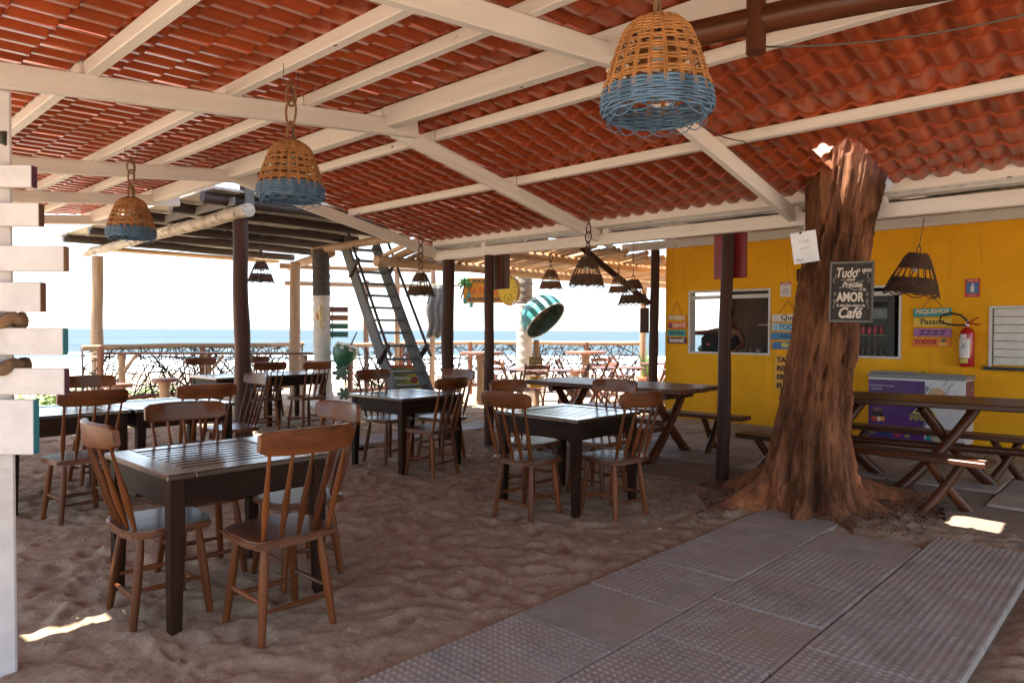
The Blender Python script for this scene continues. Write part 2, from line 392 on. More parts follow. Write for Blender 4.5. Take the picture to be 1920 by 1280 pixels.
mb.face([(FX*44-FY*S, FY*44+FX*S, -1.42), (FX*44+FY*S, FY*44-FX*S, -1.42), (FX*S+FY*S, FY*S-FX*S, -1.42), (FX*S-FY*S, FY*S+FX*S, -1.42)])
struct(mb.build('sea', M_sea))

# ---- walkway panels with raised dots
def panel_mat():
    mt, n, b = newmat('grey_rubber_panel')
    v = coords(n, (5, 5, 5)); nz = N(n, 'ShaderNodeTexNoise', Scale=1.0, Detail=9.0, Roughness=.72); n.links.new(v, nz.inputs['Vector'])
    rp = ramp(n, [(.3, (.20, .182, .160)), (.55, (.305, .282, .248)), (.75, (.39, .362, .318))]); n.links.new(nz.outputs[0], rp.inputs[0])
    v3 = coords(n, (2, 2, 2)); n3 = N(n, 'ShaderNodeTexNoise', Scale=1.3, Detail=5.0); n.links.new(v3, n3.inputs['Vector'])
    r3 = ramp(n, [(.42, (0, 0, 0)), (.7, (.75, .75, .75))]); n.links.new(n3.outputs[0], r3.inputs[0])
    mx = N(n, 'ShaderNodeMixRGB'); n.links.new(r3.outputs[0], mx.inputs[0]); n.links.new(rp.outputs[0], mx.inputs[1]); mx.inputs[2].default_value = (.30, .235, .185, 1)
    n.links.new(mx.outputs[0], b.inputs['Base Color']); b.inputs['Roughness'].default_value = .62
    n2 = N(n, 'ShaderNodeTexNoise', Scale=40.0, Detail=5.0); n.links.new(v, n2.inputs['Vector']); bump(n, b, n2.outputs[0], .35, .004)
    return mt
M_panel = panel_mat()
PS = .575
def panel_mesh(h, seed):
    g = np.linspace(-PS/2+.002, PS/2-.002, 121)
    def zf(X, Y):
        P = .0360
        d = np.hypot((X/P-np.floor(X/P)-.5), (Y/P-np.floor(Y/P)-.5))
        wv = .6+.4*np.clip((smooth_noise(X+3, Y+3, .2, seed, 2)-.3)*3, 0, 1)
        z = h*wv*np.clip(1-(d/.34)**2, 0, 1)
        e = np.minimum(PS/2-.002-np.abs(X), PS/2-.002-np.abs(Y))
        return z-np.where(e < 1e-4, .03, 0)
    me = grid_mesh('walkway_panel', g, g, zf); me.shade_smooth(); me.materials.append(M_panel); return me
PM = [panel_mesh(.0070, 31), panel_mesh(.0058, 32), panel_mesh(.0020, 33)]
def walkway(name, label, cells, base, group=None):
    t = thing(name, label, 'walkway', base)
    for i, (x, y, k) in enumerate(cells):
        o = bpy.data.objects.new('panel', PM[k]); C.objects.link(o); o.parent = t
        o.location = (x-base[0], y-base[1], .022+random.uniform(-.002, .002)); o.rotation_euler = (random.uniform(-.005, .005), random.uniform(-.005, .005), random.uniform(-.004, .004))
    return t
cells = []
for row, y in enumerate((2.042, 1.464, .886)):
    for i in range(-1, 8):
        x = 1.65+i*.579+(.0, .27, .02)[row]
        if row == 0 and x > 5.2: continue
        if row == 1 and x > 4.9: continue
        if row == 2 and x > 5.6: continue
        if x < 1.0+(.6, .6, 1.1)[row]-.7: continue
        k = 2 if (row, i) in ((0, 2), (1, 5)) else (1 if row == 0 else (0 if (i+row) % 3 else 1))
        cells.append((x, y, k))
walkway('walkway', 'broad grey studded walkway running from the foreground to the tree stump', cells, (3.3, 1.5, 0))
walkway('walkway', 'short strip of studded grey panels lying in sand beyond the small square tables', [(5.05+i*.583, 7.42+i*.0, 1) for i in range(6)], (6.2, 7.4, 0))

# ---- paved platform by the yellow wall
def stone_mat():
    mt, n, b = newmat('grey_brown_paving_stone')
    v = coords(n, (4, 4, 4)); nz = N(n, 'ShaderNodeTexNoise', Scale=1.0, Detail=9.0, Roughness=.7); n.links.new(v, nz.inputs['Vector'])
    rp = ramp(n, [(.3, (.21, .165, .13)), (.7, (.38, .315, .26))]); n.links.new(nz.outputs[0], rp.inputs[0])
    oi = N(n, 'ShaderNodeObjectInfo'); mr = N(n, 'ShaderNodeMapRange'); mr.inputs[3].default_value = .75; mr.inputs[4].default_value = 1.25; n.links.new(oi.outputs['Random'], mr.inputs[0])
    hs = N(n, 'ShaderNodeHueSaturation'); n.links.new(mr.outputs[0], hs.inputs['Value']); n.links.new(rp.outputs[0], hs.inputs['Color'])
    n.links.new(hs.outputs[0], b.inputs['Base Color']); b.inputs['Roughness'].default_value = .7
    n2 = N(n, 'ShaderNodeTexNoise', Scale=6.0, Detail=6.0); n.links.new(v, n2.inputs['Vector']); bump(n, b, n2.outputs[0], .4, .01)
    return mt
M_stone = stone_mat()
M_cement = sand_mat('sandy_cement', (.20, .15, .115), (.28, .215, .17), (.34, .27, .215))
pts = [(5.86, 6.3), (5.9, 5.2), (5.93, 3.9), (5.98, 3.0), (6.45, 2.6), (6.75, 2.0), (6.5, 1.35), (5.72, 1.16), (5.72, .3), (5.72, -3), (13.5, -3), (13.5, 6.35)]
mb = MB(); mb.prism(pts, -.2, .004)
floor = struct(mb.build('paved_floor', M_cement))
k = 0
y = -1.4
while y < 6.2:
    h = random.choice((.36, .44, .5)); x = 6.75+random.uniform(-.12, .12)
    while x < 10.1:
        l = random.uniform(.45, .8); x1 = min(x+l, 10.14)
        if math.hypot((x+x1)/2-TREE[0]-.5, y+h/2-TREE[1]) > 1.15 and x1-x > .15:
            mb = MB(); mb.box(((x1-x)/2, h/2, .0), (x1-x-.018, h-.018, .024), bev=.006)
            o = mb.build('paving_stone', M_stone, floor); o.location = (x, y, .006+random.uniform(-.003, .004)); o.rotation_euler = (random.uniform(-.006, .006), random.uniform(-.006, .006), random.uniform(-.008, .008))
        x = x1
    y += h
# ---- tiled roof
def tile_mat():
    mt, n, b = newmat('red_roof_tile')
    v = coords(n, (3, 3, 3), world=True)
    nz = N(n, 'ShaderNodeTexNoise', Scale=1.2, Detail=6.0, Roughness=.65); n.links.new(v, nz.inputs['Vector'])
    rp = ramp(n, [(.3, (.29, .052, .014)), (.7, (.42, .082, .023))]); n.links.new(nz.outputs[0], rp.inputs[0])
    oi = N(n, 'ShaderNodeObjectInfo'); mr = N(n, 'ShaderNodeMapRange'); mr.inputs[3].default_value = .82; mr.inputs[4].default_value = 1.18; n.links.new(oi.outputs['Random'], mr.inputs[0])
    n5 = N(n, 'ShaderNodeTexNoise', Scale=.9, Detail=7.0, Roughness=.75); n.links.new(v, n5.inputs['Vector']); r5 = ramp(n, [(.56, (0, 0, 0)), (.76, (.45, .45, .45))]); n.links.new(n5.outputs[0], r5.inputs[0])
    hs = N(n, 'ShaderNodeHueSaturation'); n.links.new(mr.outputs[0], hs.inputs['Value']); n.links.new(rp.outputs[0], hs.inputs['Color'])
    md = N(n, 'ShaderNodeMixRGB'); n.links.new(r5.outputs[0], md.inputs[0]); n.links.new(hs.outputs[0], md.inputs[1]); md.inputs[2].default_value = (.30, .12, .07, 1)
    n.links.new(md.outputs[0], b.inputs['Base Color']); b.inputs['Roughness'].default_value = .28; b.inputs['Specular IOR Level'].default_value = .6
    n2 = N(n, 'ShaderNodeTexNoise', Scale=90.0, Detail=3.0); n.links.new(v, n2.inputs['Vector']); bump(n, b, n2.outputs[0], .12, .004)
    return mt
M_tile = tile_mat()
RX, RZ, SR, SLF = 3.42, 3.04, -.212, .105          # ridge line and slopes
def roof_z(x): return RZ+(SR if x > RX else SLF)*(x-RX)
TW, TL = .165, .222
def tile_mesh(slope, L):
    prof = [(-.53, -.001)]+[(-.31+.62*i/10, .034*math.cos(PI*(-.5+i/10))**1.4) for i in range(11)]+[(.53, .001)]
    bm = bmesh.new(); sg = 1 if slope < 0 else -1
    rows = []
    for t, dz in ((-.03, -.006), (1, .013), (1.0, -.009)):
        rows.append([bm.verts.new((sg*L*t, u*TW, h+dz+slope*sg*L*t)) for u, h in prof])
    for A, B in zip(rows, rows[1:]):
        for j in range(len(prof)-1): bm.faces.new((A[j], A[j+1], B[j+1], B[j]))
    me = bpy.data.meshes.new('roof_tile'); bm.to_mesh(me); bm.free(); me.materials.append(M_tile)
    me.shade_smooth(); me.set_sharp_from_angle(angle=R(58)); return me
TR, TLm = tile_mesh(SR, TL), tile_mesh(SLF, TL)
roof = thing('tiled_roof', 'low gabled roof of red clay-look tiles on white painted beams', 'roof', (RX, 4.5, 0))
def at(o, loc): o.location = Vector(loc)-Vector((RX, 4.5, 0))
cand = []
HP = [(5.32, 1.90), (5.20, 1.82), (5.22, 1.70), (5.4, 1.64), (6.2, 1.68), (6.3, 2.02), (5.75, 1.98)]      # outline of the gap the trunk grows through
def inside(p):
    r_ = False
    for (xa, ya), (xb, yb) in zip(HP, HP[1:]+HP[:1]):
        if (ya > p[1]) != (yb > p[1]) and p[0] < (xb-xa)*(p[1]-ya)/(yb-ya)+xa: r_ = not r_
    return r_
HOLES = [(.14, 4.47), (.36, 4.43)]
for sidei, (s, n_) in enumerate(((SR, 12), (SLF, 21))):
    for i in range(n_):
        x = RX+(1 if s < 0 else -1)*i*TL
        for j in range(int(-2.7/TW), int(12/TW)):
            yy = j*TW+.05
            xc = x+(TL/2 if s < 0 else -TL/2)
            if s < 0 and yy > 7.18: continue
            if s > 0 and xc < .0 and yy > 5.6: pass
            if s < 0 and inside((xc, yy)): continue
            if any(abs(xc-hx) < .112 and abs(yy-hy) < .084 for hx, hy in HOLES): continue
            p = (x, yy, roof_z(x)+.055)
            q = view_px((xc, yy, p[2])); a = 0
            if q and -60 < q[0] < 1980 and -60 < q[1] < 700: a = 1/q[2]**2*max(.05, (p[2]-CAMZ)/q[2])
            cand.append((a, s, p))
cand.sort(key=lambda c: -c[0])
rest = {SR: [], SLF: []}
for k, (a, s, p) in enumerate(cand):
    if k < 300:
        o = bpy.data.objects.new('roof_tile', TR if s == SR else TLm); C.objects.link(o); o.parent = roof; at(o, (p[0], p[1], p[2]+random.uniform(-.0015, .0015)))
        o.rotation_euler = (random.uniform(-.01, .01), random.uniform(-.006, .006), random.uniform(-.008, .008))
    else: rest[s].append(p)
for s, ps in rest.items():
    src = TR if s == SR else TLm
    v = np.zeros(len(src.vertices)*3); src.vertices.foreach_get('co', v); v = v.reshape(-1, 3); nv = len(v)
    f = np.array([list(q.vertices) for q in src.polygons])
    P = np.array(ps)-np.array([RX, 4.5, 0]); P[:, 2] += np.random.uniform(-.0015, .0015, len(P))
    V = (v[None]+P[:, None]).reshape(-1, 3); F = (f[None]+np.arange(len(P))[:, None, None]*nv).reshape(-1, 4)
    me = bpy.data.meshes.new('tile_field'); me.from_pydata(V.tolist(), [], F.tolist()); me.materials.append(M_tile)
    me.shade_smooth(); me.set_sharp_from_angle(angle=R(58))
    o = bpy.data.objects.new('tile_field', me); C.objects.link(o); o.parent = roof; o['kind'] = 'stuff'
def rplank(name, p0, p1, w_, h_, **k):
    o = plank(name, Vector(p0)-Vector((RX, 4.5, 0)), Vector(p1)-Vector((RX, 4.5, 0)), w_, h_, M_white, roof, **k); return o
# tile ridge cap
mb = MB(); mb.tube([(0, -2.8-4.5, RZ+.085), (0, 12-4.5, RZ+.085)], .075, 10); mb.build('ridge_cap', M_tile, roof, smooth=True)
# rafters (left and right) and purlins
RAF = [(-2.4, -1.3, 1), (-.4, -1.3, 1), (2.36, -1.9, 1), (4.42, -1.9, 1), (7.05, -1.0, 1), (9.05, .2, 0), (11.35, .6, 0)]
for yy, x0, right in RAF:
    rplank('rafter', (x0, yy, roof_z(x0)-.075), (RX+.16, yy, roof_z(RX)-.075+.015), .06, .125, bev=.006)
    if right: rplank('rafter', (RX-.02, yy+.062, RZ-.078), (6.32, yy+.062, roof_z(6.32)-.078), .06, .12, bev=.006)
for x, y0, y1, w_, h_ in ((-1.1, -2.7, 11.9, .06, .075), (-.35, -2.7, 11.9, .06, .075), (.48, -2.7, 11.9, .065, .075), (1.26, -2.7, 11.9, .065, .08), (2.07, -2.7, 11.9, .065, .08), (2.62, 2.0, 11.9, .06, .075), (3.30, -2.7, 11.9, .09, .15),
                          (3.80, -2.7, 7.1, .065, .075), (4.78, -2.7, 7.1, .065, .075)):
    # purlins are jointed over the rafters, the pieces a little offset
    brk = [y0]+[r[0] for r in RAF if y0 < r[0] < y1][1::2]+[y1]
    zz = roof_z(x)+.02-(.04 if h_ > .1 else 0)
    for a_, b_ in zip(brk, brk[1:]):
        o_ = random.uniform(-.02, .02)
        rplank('purlin', (x+o_, a_+.003, zz+random.uniform(-.006, .006)), (x+o_+random.uniform(-.012, .012), b_-.003, zz+random.uniform(-.006, .006)), w_, h_, bev=.006)
# eave beam, gutter and blocks
rplank('eave_beam', (6.1, -3.4, 2.345), (6.1, 7.12, 2.365), .075, .115, bev=.006)
M_gut = plain('white_painted_metal', (.56, .53, .50), .45, dirt=(.36, .31, .27), dirtamt=.6)
mb = MB()
gp = [(.0, .10), (0, .0), (.012, -.04), (.045, -.062), (.085, -.062), (.12, -.04), (.13, .0), (.13, .11)]
for (xa, za), (xb, zb) in zip(gp, gp[1:]):
    mb.face([(xa, -7.9, za), (xb, -7.9, zb), (xb, 2.62, zb), (xa, 2.62, za)])
o = mb.build('gutter', M_gut, roof, smooth=True); at(o, (6.05, 4.5, 2.515)); 
mo = o.modifiers.new('thick', 'SOLIDIFY'); mo.thickness = .006
rplank('fascia_board', (6.035, -7.9, 2.56), (6.035, 7.1, 2.56), .022, .14, bev=.003)
for yy in (1.72, 2.4, 4.38, 6.2): rplank('spacer_block', (6.1, yy, 2.402), (6.1, yy, 2.55), .07, .07, bev=.004)
# ---- low second roof between the eave and the yellow house
M_fib = plain('grey_fibre_cement_sheet', (.30, .28, .26), .85, dirt=(.16, .13, .11), dirtamt=.55)
t = thing('lean_to_roof', 'grey corrugated sheet roof above the yellow wall', 'roof', (8.3, 2, 2.9))
for j in range(9):
    y0 = -3.5+j*1.18
    mb = MB(); nx = 24
    row = [[(x, y0-2+1.2*q/nx, zz+.02*math.cos(q/nx*1.2/.165*2*PI)) for q in range(nx+1)] for x, zz in ((-2.22, -.235), (2.4, .10))]
    for q in range(nx): mb.face([row[0][q], row[0][q+1], row[1][q+1], row[1][q]])
    o = mb.build('roof_sheet', M_fib, t, smooth=True); mo = o.modifiers.new('thick', 'SOLIDIFY'); mo.thickness = .008
rb = plank('wall_plate', (10.08-8.3, -3.4-2, 2.79-2.9), (10.08-8.3, 6.9-2, 2.80-2.9), .09, .13, M_white, t, bev=.006)
for yy in (.4, 1.9, 3.2, 4.6, 5.9): plank('roof_batten', (6.25-8.3, yy-2, 2.60-2.9), (10.1-8.3, yy-2, 2.89-2.9), .05, .07, M_white, t)

# the far sides of the terrace, behind the camera
M_back = plain('brown_rendered_wall', (.30, .20, .13), .85)

# scraps of leaf, shell and straw on the sand
mb = MB()
for k in range(260):
    x, y = random.uniform(.4, 6.0), random.uniform(.8, 9.5)
    if y < 2.5 and x < 5.5: continue
    s = random.uniform(.004, .013); a = random.uniform(0, 6.28); zz = .012
    q = Quaternion((random.random(), random.random()*.3, random.random()*.3, random.random())).normalized()
    mb.box((x, y, zz), (s*random.uniform(1, 3), s, s*.3), q.to_matrix())
mb.build('sand_scraps', wood('scraps', (.06, .03, .015), (.62, .52, .40), .8, var=.2), None, kind='stuff')

# ================================================================== YELLOW HOUSE
def wall_mat(name, col, dirt, sc=1.):
    mt, n, b = newmat(name)
    v = coords(n, world=True)
    n1 = N(n, 'ShaderNodeTexNoise', Scale=1.4, Detail=7.0, Roughness=.6); n.links.new(v, n1.inputs['Vector'])
    rp = ramp(n, [(.3, [c*.88 for c in col]), (.7, [min(1, c*1.07) for c in col])]); n.links.new(n1.outputs[0], rp.inputs[0])
    mp = N(n, 'ShaderNodeMapping'); mp.inputs['Scale'].default_value = (6, 6, .5); n.links.new(v, mp.inputs[0])
    n2 = N(n, 'ShaderNodeTexNoise', Scale=1.0, Detail=6.0, Roughness=.7); n.links.new(mp.outputs[0], n2.inputs['Vector'])
    r2 = ramp(n, [(.54, (0, 0, 0)), (.78, (.6, .6, .6))]); n.links.new(n2.outputs[0], r2.inputs[0])
    mx = N(n, 'ShaderNodeMixRGB'); n.links.new(r2.outputs[0], mx.inputs[0]); n.links.new(rp.outputs[0], mx.inputs[1]); mx.inputs[2].default_value = (*dirt, 1)
    n.links.new(mx.outputs[0], b.inputs['Base Color']); b.inputs['Roughness'].default_value = .75; b.inputs['Specular IOR Level'].default_value = .25
    n3 = N(n, 'ShaderNodeTexNoise', Scale=38.0, Detail=7.0, Roughness=.7); n.links.new(v, n3.inputs['Vector']); bump(n, b, n3.outputs[0], .5, .008)
    return mt
M_yel = wall_mat('yellow_wall_paint', (.88, .42, .012), (.55, .22, .02))
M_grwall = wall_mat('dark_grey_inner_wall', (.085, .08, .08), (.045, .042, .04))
WX = 10.17
house = thing('yellow_house', 'yellow rendered snack bar with serving windows and a white shutter', 'house', (WX, 2, 0))
HL = lambda x, y, z: (x-WX, y-2, z)
def hbox(mb, x0, x1, y0, y1, z0, z1): mb.box(HL((x0+x1)/2, (y0+y1)/2, (z0+z1)/2), (x1-x0, y1-y0, z1-z0))
mb = MB(); T = .15; X0, X1 = WX, WX+T
YL, YR = 6.12, -3.4
OP = [(4.36, 5.70, 1.05, 2.04), (2.62, 3.62, 1.05, 2.02), (.42, 1.63, 1.01, 1.69)]
edges = [YL, 5.70, 4.36, 3.62, 2.62, 1.63, .42, YR]
for i in range(7):
    a, b_ = edges[i], edges[i+1]
    if i % 2 == 0: hbox(mb, X0, X1, b_, a, -.1, 2.90)
    else:
        o_ = OP[i//2]; hbox(mb, X0, X1, b_, a, -.1, o_[2]); hbox(mb, X0, X1, b_, a, o_[3], 2.90)
mb.build('wall', M_yel, house)
mb = MB()     # side wall facing the sea, with its wide serving opening
hbox(mb, X1, 10.42, YL-T, YL, -.1, 2.9); hbox(mb, 10.42, 12.05, YL-T, YL, -.1, 1.03); hbox(mb, 10.42, 12.05, YL-T, YL, 2.25, 2.9); hbox(mb, 12.05, 13.4, YL-T, YL, -.1, 2.9)
mb.build('side_wall', M_yel, house)
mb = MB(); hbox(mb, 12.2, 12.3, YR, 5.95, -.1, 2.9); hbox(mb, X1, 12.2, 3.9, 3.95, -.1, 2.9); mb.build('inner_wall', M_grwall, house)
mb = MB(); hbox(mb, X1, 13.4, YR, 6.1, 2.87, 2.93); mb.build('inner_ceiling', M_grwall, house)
M_alu = plain('white_window_frame', (.62, .61, .60), .4, dirt=(.4, .38, .35), dirtamt=.66)
for k, (y0, y1, z0, z1) in enumerate(OP[:2]):
    mb = MB(); fw = .032
    hbox(mb, X0-.012, X1+.01, y0+.002, y0+fw, z0+.002, z1-.002); hbox(mb, X0-.012, X1+.01, y1-fw, y1-.002, z0+.002, z1-.002)
    hbox(mb, X0-.014, X1+.012, y0+fw, y1-fw, z1-fw, z1-.002); hbox(mb, X0-.010, X1+.012, y0+fw, y1-fw, z0+.002, z0+.03)
    fr_ = mb.build('window_frame', M_alu, house)
    mb = MB(); hbox(mb, X0+.03, X0+.07, y0+fw, y1-fw, z1-.115, z1-.08); hbox(mb, X0+.085, X0+.12, y0+fw, y1-fw, z1-.135, z1-.10); mb.build('window_track', M_alu, fr_)
mb = MB(); hbox(mb, X1+.0, X1+.42, 4.0, 5.95, .985, 1.035); mb.build('counter', plain('dark_counter', (.05, .05, .055), .3), house)
M_slat = plain('white_shutter_slat', (.66, .65, .63), .45, dirt=(.5, .47, .42), dirtamt=.68)
mb = MB(); hbox(mb, X0-.02, X0+.05, .38, .42, .99, 1.72); hbox(mb, X0-.02, X0+.05, 1.63, 1.665, .99, 1.72); hbox(mb, X0-.02, X0+.05, .42, 1.63, 1.69, 1.72)
sh = mb.build('shutter', M_alu, house)
for k in range(7):
    mb = MB(); z = 1.01+k*.0975; mb.box(HL(X0+.03, 1.025, z+.0475), (.02, 1.20, .092), bev=.004); mb.build('slat', M_slat, sh)
mb = MB(); hbox(mb, X0-.13, X0+.02, .35, 1.70, .955, .995); mb.build('window_sill', plain('black_stone_sill', (.012, .012, .013), .25), house)
# shelf inside with bottles
mb = MB(); hbox(mb, 11.98, 12.195, 4.0, 5.35, 1.50, 1.53); mb.build('shelf', plain('pale_shelf', (.4, .39, .37), .5), house)

# ================================================================== POSTS
def post(x, y, h, r, label, lean=(0, 0), wob=.008, mat=None, n=14, group=None, z0=-.12, name='wooden_post'):
    o = rod(name, (x, y, z0), (x+lean[0], y+lean[1], h), [(i/11, r*(1.06-.10*i/11)) for i in range(12)], mat or M_post, n=n, wob=wob)
    return tag(o, label, 'post', group)
PG = 'round dark posts carrying the roofs'
post(6.18, 3.10, 2.34, .058, 'round dark post in front of the yellow wall with a dark red board', (.015, -.03), group=PG)
post(6.08, 6.10, 2.31, .062, 'round dark post with a brown board, beside the lemon sign', (0, .01), group=PG)
post(6.12, 6.90, 2.30, .082, 'thick round post under the end of the white eave beam, right of the ladder', (0, 0), group=PG)
post(4.24, 8.72, 2.78, .098, 'thick round post under the near corner of the log deck', (-.03, .0), group=PG)
post(4.42, 15.05, 2.78, .105, 'orange lit round post at the seaward corner of the log deck', (.02, .03), mat=M_log, group=PG)
post(7.5, 13.15, 2.78, .11, 'knotty round post behind the long tables, near the whitewashed palm', (0, 0), mat=M_log, group=PG)
post(10.02, 6.24, 2.72, .075, 'round brown post at the corner of the yellow wall', (0, 0), group=PG)
o = rod('brace', (8.55, 6.6, 2.66), (9.98, 6.32, 1.86), .05, M_post, n=10, wob=.006); tag(o, 'slanting brown brace running down to the post at the corner of the yellow wall', 'brace')
o = plank('board', (9.98, 6.40, 1.37), (9.98, 6.40, 1.78), .16, .03, M_post, up=(1, 0, 0)); tag(o, 'small dark board fixed to the post at the yellow wall corner', 'board')
M_red = plain('dark_red_board_paint', (.20, .012, .02), .35)
o = plank('board', (6.285, 3.09, 1.90), (6.285, 3.09, 2.32), .33, .02, M_red, up=(1, 0, 0)); tag(o, 'plain dark red board fixed behind the thin round post', 'board')
t = thing('board', 'brown slatted board hung on the thin post beside the lemon sign', 'board', (6.19, 6.10, 1.9))
for k in range(3): plank('slat', (0, -.17+k*.115, 0), (0, -.17+k*.115, .42), .112, .02, M_picnic, t, up=(1, 0, 0))

# ================================================================== TREE STUMP
def bark_mat():
    mt, n, b = newmat('reddish_tree_bark')
    v = coords(n, (9, 9, 1.5), rand=False)
    n1 = N(n, 'ShaderNodeTexNoise', Scale=1.0, Detail=9.0, Roughness=.7, Distortion=.8); n.links.new(v, n1.inputs['Vector'])
    rp = ramp(n, [(.30, (.032, .018, .012)), (.40, (.15, .062, .030)), (.56, (.30, .125, .055)), (.78, (.42, .21, .12))]); n.links.new(n1.outputs[0], rp.inputs[0])
    v2 = coords(n, (2.2, 2.2, .9), rand=False); n2 = N(n, 'ShaderNodeTexNoise', Scale=1.0, Detail=6.0, Roughness=.65); n.links.new(v2, n2.inputs['Vector'])
    r2 = ramp(n, [(.54, (0, 0, 0)), (.66, (.8, .8, .8))]); n.links.new(n2.outputs[0], r2.inputs[0])
    mx = N(n, 'ShaderNodeMixRGB', blend_type='MIX'); n.links.new(r2.outputs[0], mx.inputs[0]); n.links.new(rp.outputs[0], mx.inputs[1])
    m2 = N(n, 'ShaderNodeMixRGB', blend_type='MULTIPLY'); m2.inputs[0].default_value = 1; n.links.new(rp.outputs[0], m2.inputs[1]); m2.inputs[2].default_value = (1.55, 1.12, .85, 1); n.links.new(m2.outputs[0], mx.inputs[2])
    v4 = coords(n, (1.7, 1.7, .55), rand=False); n4 = N(n, 'ShaderNodeTexNoise', Scale=1.3, Detail=7.0, Roughness=.7); n.links.new(v4, n4.inputs['Vector'])
    r4 = ramp(n, [(.40, (.42, .38, .36)), (.50, (1, 1, 1)), (.60, (1, 1, 1)), (.70, (1.15, 1.5, 1.75))]); n.links.new(n4.outputs[0], r4.inputs[0])
    m4 = N(n, 'ShaderNodeMixRGB', blend_type='MULTIPLY'); m4.inputs[0].default_value = 1; n.links.new(mx.outputs[0], m4.inputs[1]); n.links.new(r4.outputs[0], m4.inputs[2])
    n.links.new(m4.outputs[0], b.inputs['Base Color']); b.inputs['Roughness'].default_value = .85; b.inputs['Specular IOR Level'].default_value = .25
    v3 = coords(n, (40, 40, 9), rand=False); n3 = N(n, 'ShaderNodeTexNoise', Scale=1.0, Detail=8.0, Roughness=.75); n.links.new(v3, n3.inputs['Vector'])
    ad = N(n, 'ShaderNodeMath', operation='ADD'); n.links.new(n1.outputs[0], ad.inputs[0]); n.links.new(n3.outputs[0], ad.inputs[1])
    bump(n, b, ad.outputs[0], .9, .035)
    return mt
M_bark = bark_mat()
def wood_end():
    return wood('pale_broken_wood', (.16, .11, .07), (.42, .33, .24), .8, bmp=.7)
tree = thing('tree_stump', 'thick broken-topped tree trunk with spreading roots, holding a chalkboard', 'tree', (TREE[0], TREE[1], 0))
HT = 3.02; NZ, NA = 300, 260
zs = np.linspace(-.12, HT, NZ); th = np.linspace(0, 2*PI, NA, endpoint=False)
key_z = [-.2, .25, .6, 1.5, 2.25, 2.6, 3.1]
kx = [-.02, -.02, -.03, .07, .14, .18, .22]; ky = [.03, .03, .02, -.05, -.11, -.15, -.18]; kr = [.43, .335, .272, .242, .242, .280, .312]
A = np.array([[np.interp(z, key_z, kx) for z in zs], [np.interp(z, key_z, ky) for z in zs], [np.interp(z, key_z, kr) for z in zs]])
TT, ZZ = np.meshgrid(th, zs)
rad = A[2][:, None]*np.ones_like(TT)
lob = 0
for a, am, sg, hh in ((2.40, .58, .20, .52), (-.42, 1.00, .24, .46), (1.25, .72, .30, .50), (-2.35, .24, .25, .34), (-1.5, .36, .28, .36), (3.3, .18, .2, .30), (.4, .5, .3, .45)):
    d = (TT-a+PI) % (2*PI)-PI
    lob = lob+am*np.exp(-(d/sg)**2)*np.clip(1-ZZ/hh, 0, 1.25)**2.4
rad = rad+lob
fl = smooth_noise(np.cos(TT)*2.2+9, np.sin(TT)*2.2+9+ZZ*.14, .34, 41, 2)-.5
fl2 = (np.abs(smooth_noise(TT*3.1, ZZ*.40, .17, 42, 2)-.5)*2-.35)+.55*(np.abs(smooth_noise(TT*3.3+7, ZZ*.8, .075, 47, 3)-.5)*2-.35)
fl2 = fl2*np.minimum(1, np.minimum(TT, 2*PI-TT)/.3)
pits = np.clip(smooth_noise(TT*.9+2, ZZ*.8, .16, 43, 2)-.64, 0, 1)*np.minimum(1, np.minimum(TT, 2*PI-TT)/.3)
rad = rad*(1+.20*fl)+.024*fl2*(1+1.6*np.clip(1-ZZ/.6, 0, 1))-.30*pits
PX = A[0][:, None]+np.cos(TT)*rad; PY = A[1][:, None]+np.sin(TT)*rad
PZ = ZZ+(smooth_noise(TT, ZZ, .3, 44)-.5)*.02
top = 2.98+.16*(smooth_noise(np.cos(TT)+5, np.sin(TT)+5, .45, 46, 2)-.5)-.20*np.clip(np.cos(TT-2.45), 0, 1)**2
PZ = np.where(ZZ > HT-.35, np.minimum(PZ, top+(ZZ-HT)*.05), PZ)
V = np.stack([PX, PY, PZ], -1).reshape(-1, 3).tolist(); F = []
for i in range(NZ-1):
    for j in range(NA):
        F.append((i*NA+j, i*NA+(j+1) % NA, (i+1)*NA+(j+1) % NA, (i+1)*NA+j))
me = bpy.data.meshes.new('trunk'); me.from_pydata(V, [], F); me.shade_smooth()
link('trunk', me, M_bark, tree)
ring = [Vector(V[(NZ-1)*NA+j]) for j in range(NA)]; cen = sum(ring, Vector())/NA
mb = MB(); K = 7
rows = [[mb.bm.verts.new(cen.lerp(p, 1-.995*k/K)+Vector((0, 0, (random.uniform(-.03, .035) if 0 < k else .004)))) for p in ring] for k in range(K+1)]
for a, b_ in zip(rows, rows[1:]):
    for j in range(NA): mb.bm.faces.new((a[j], a[(j+1) % NA], b_[(j+1) % NA], b_[j]))
mb.bm.faces.new(rows[-1])
mb.build('broken_top', wood_end(), tree, smooth=True)
# bark litter round the foot
mb = MB()
for k in range(3200):
    a = random.uniform(0, 2*PI); d = .45+abs(random.gauss(0, .38)); x, y = TREE[0]+math.cos(a)*d*1.1, TREE[1]+math.sin(a)*d
    if (x < 5.25 and y < 2.45) or (y < 1.25): continue
    s = random.uniform(.003, .010); q = Quaternion((random.random(), random.random(), random.random(), random.random())).normalized()
    mb.box((x, y, .008+.075*math.exp(-(d/.75)**2)), (s*random.uniform(1.2, 4), s, s*.4), q.to_matrix())
o = mb.build('bark_litter', wood('bark_chip', (.04, .02, .012), (.16, .08, .045), .9), None, kind='stuff')

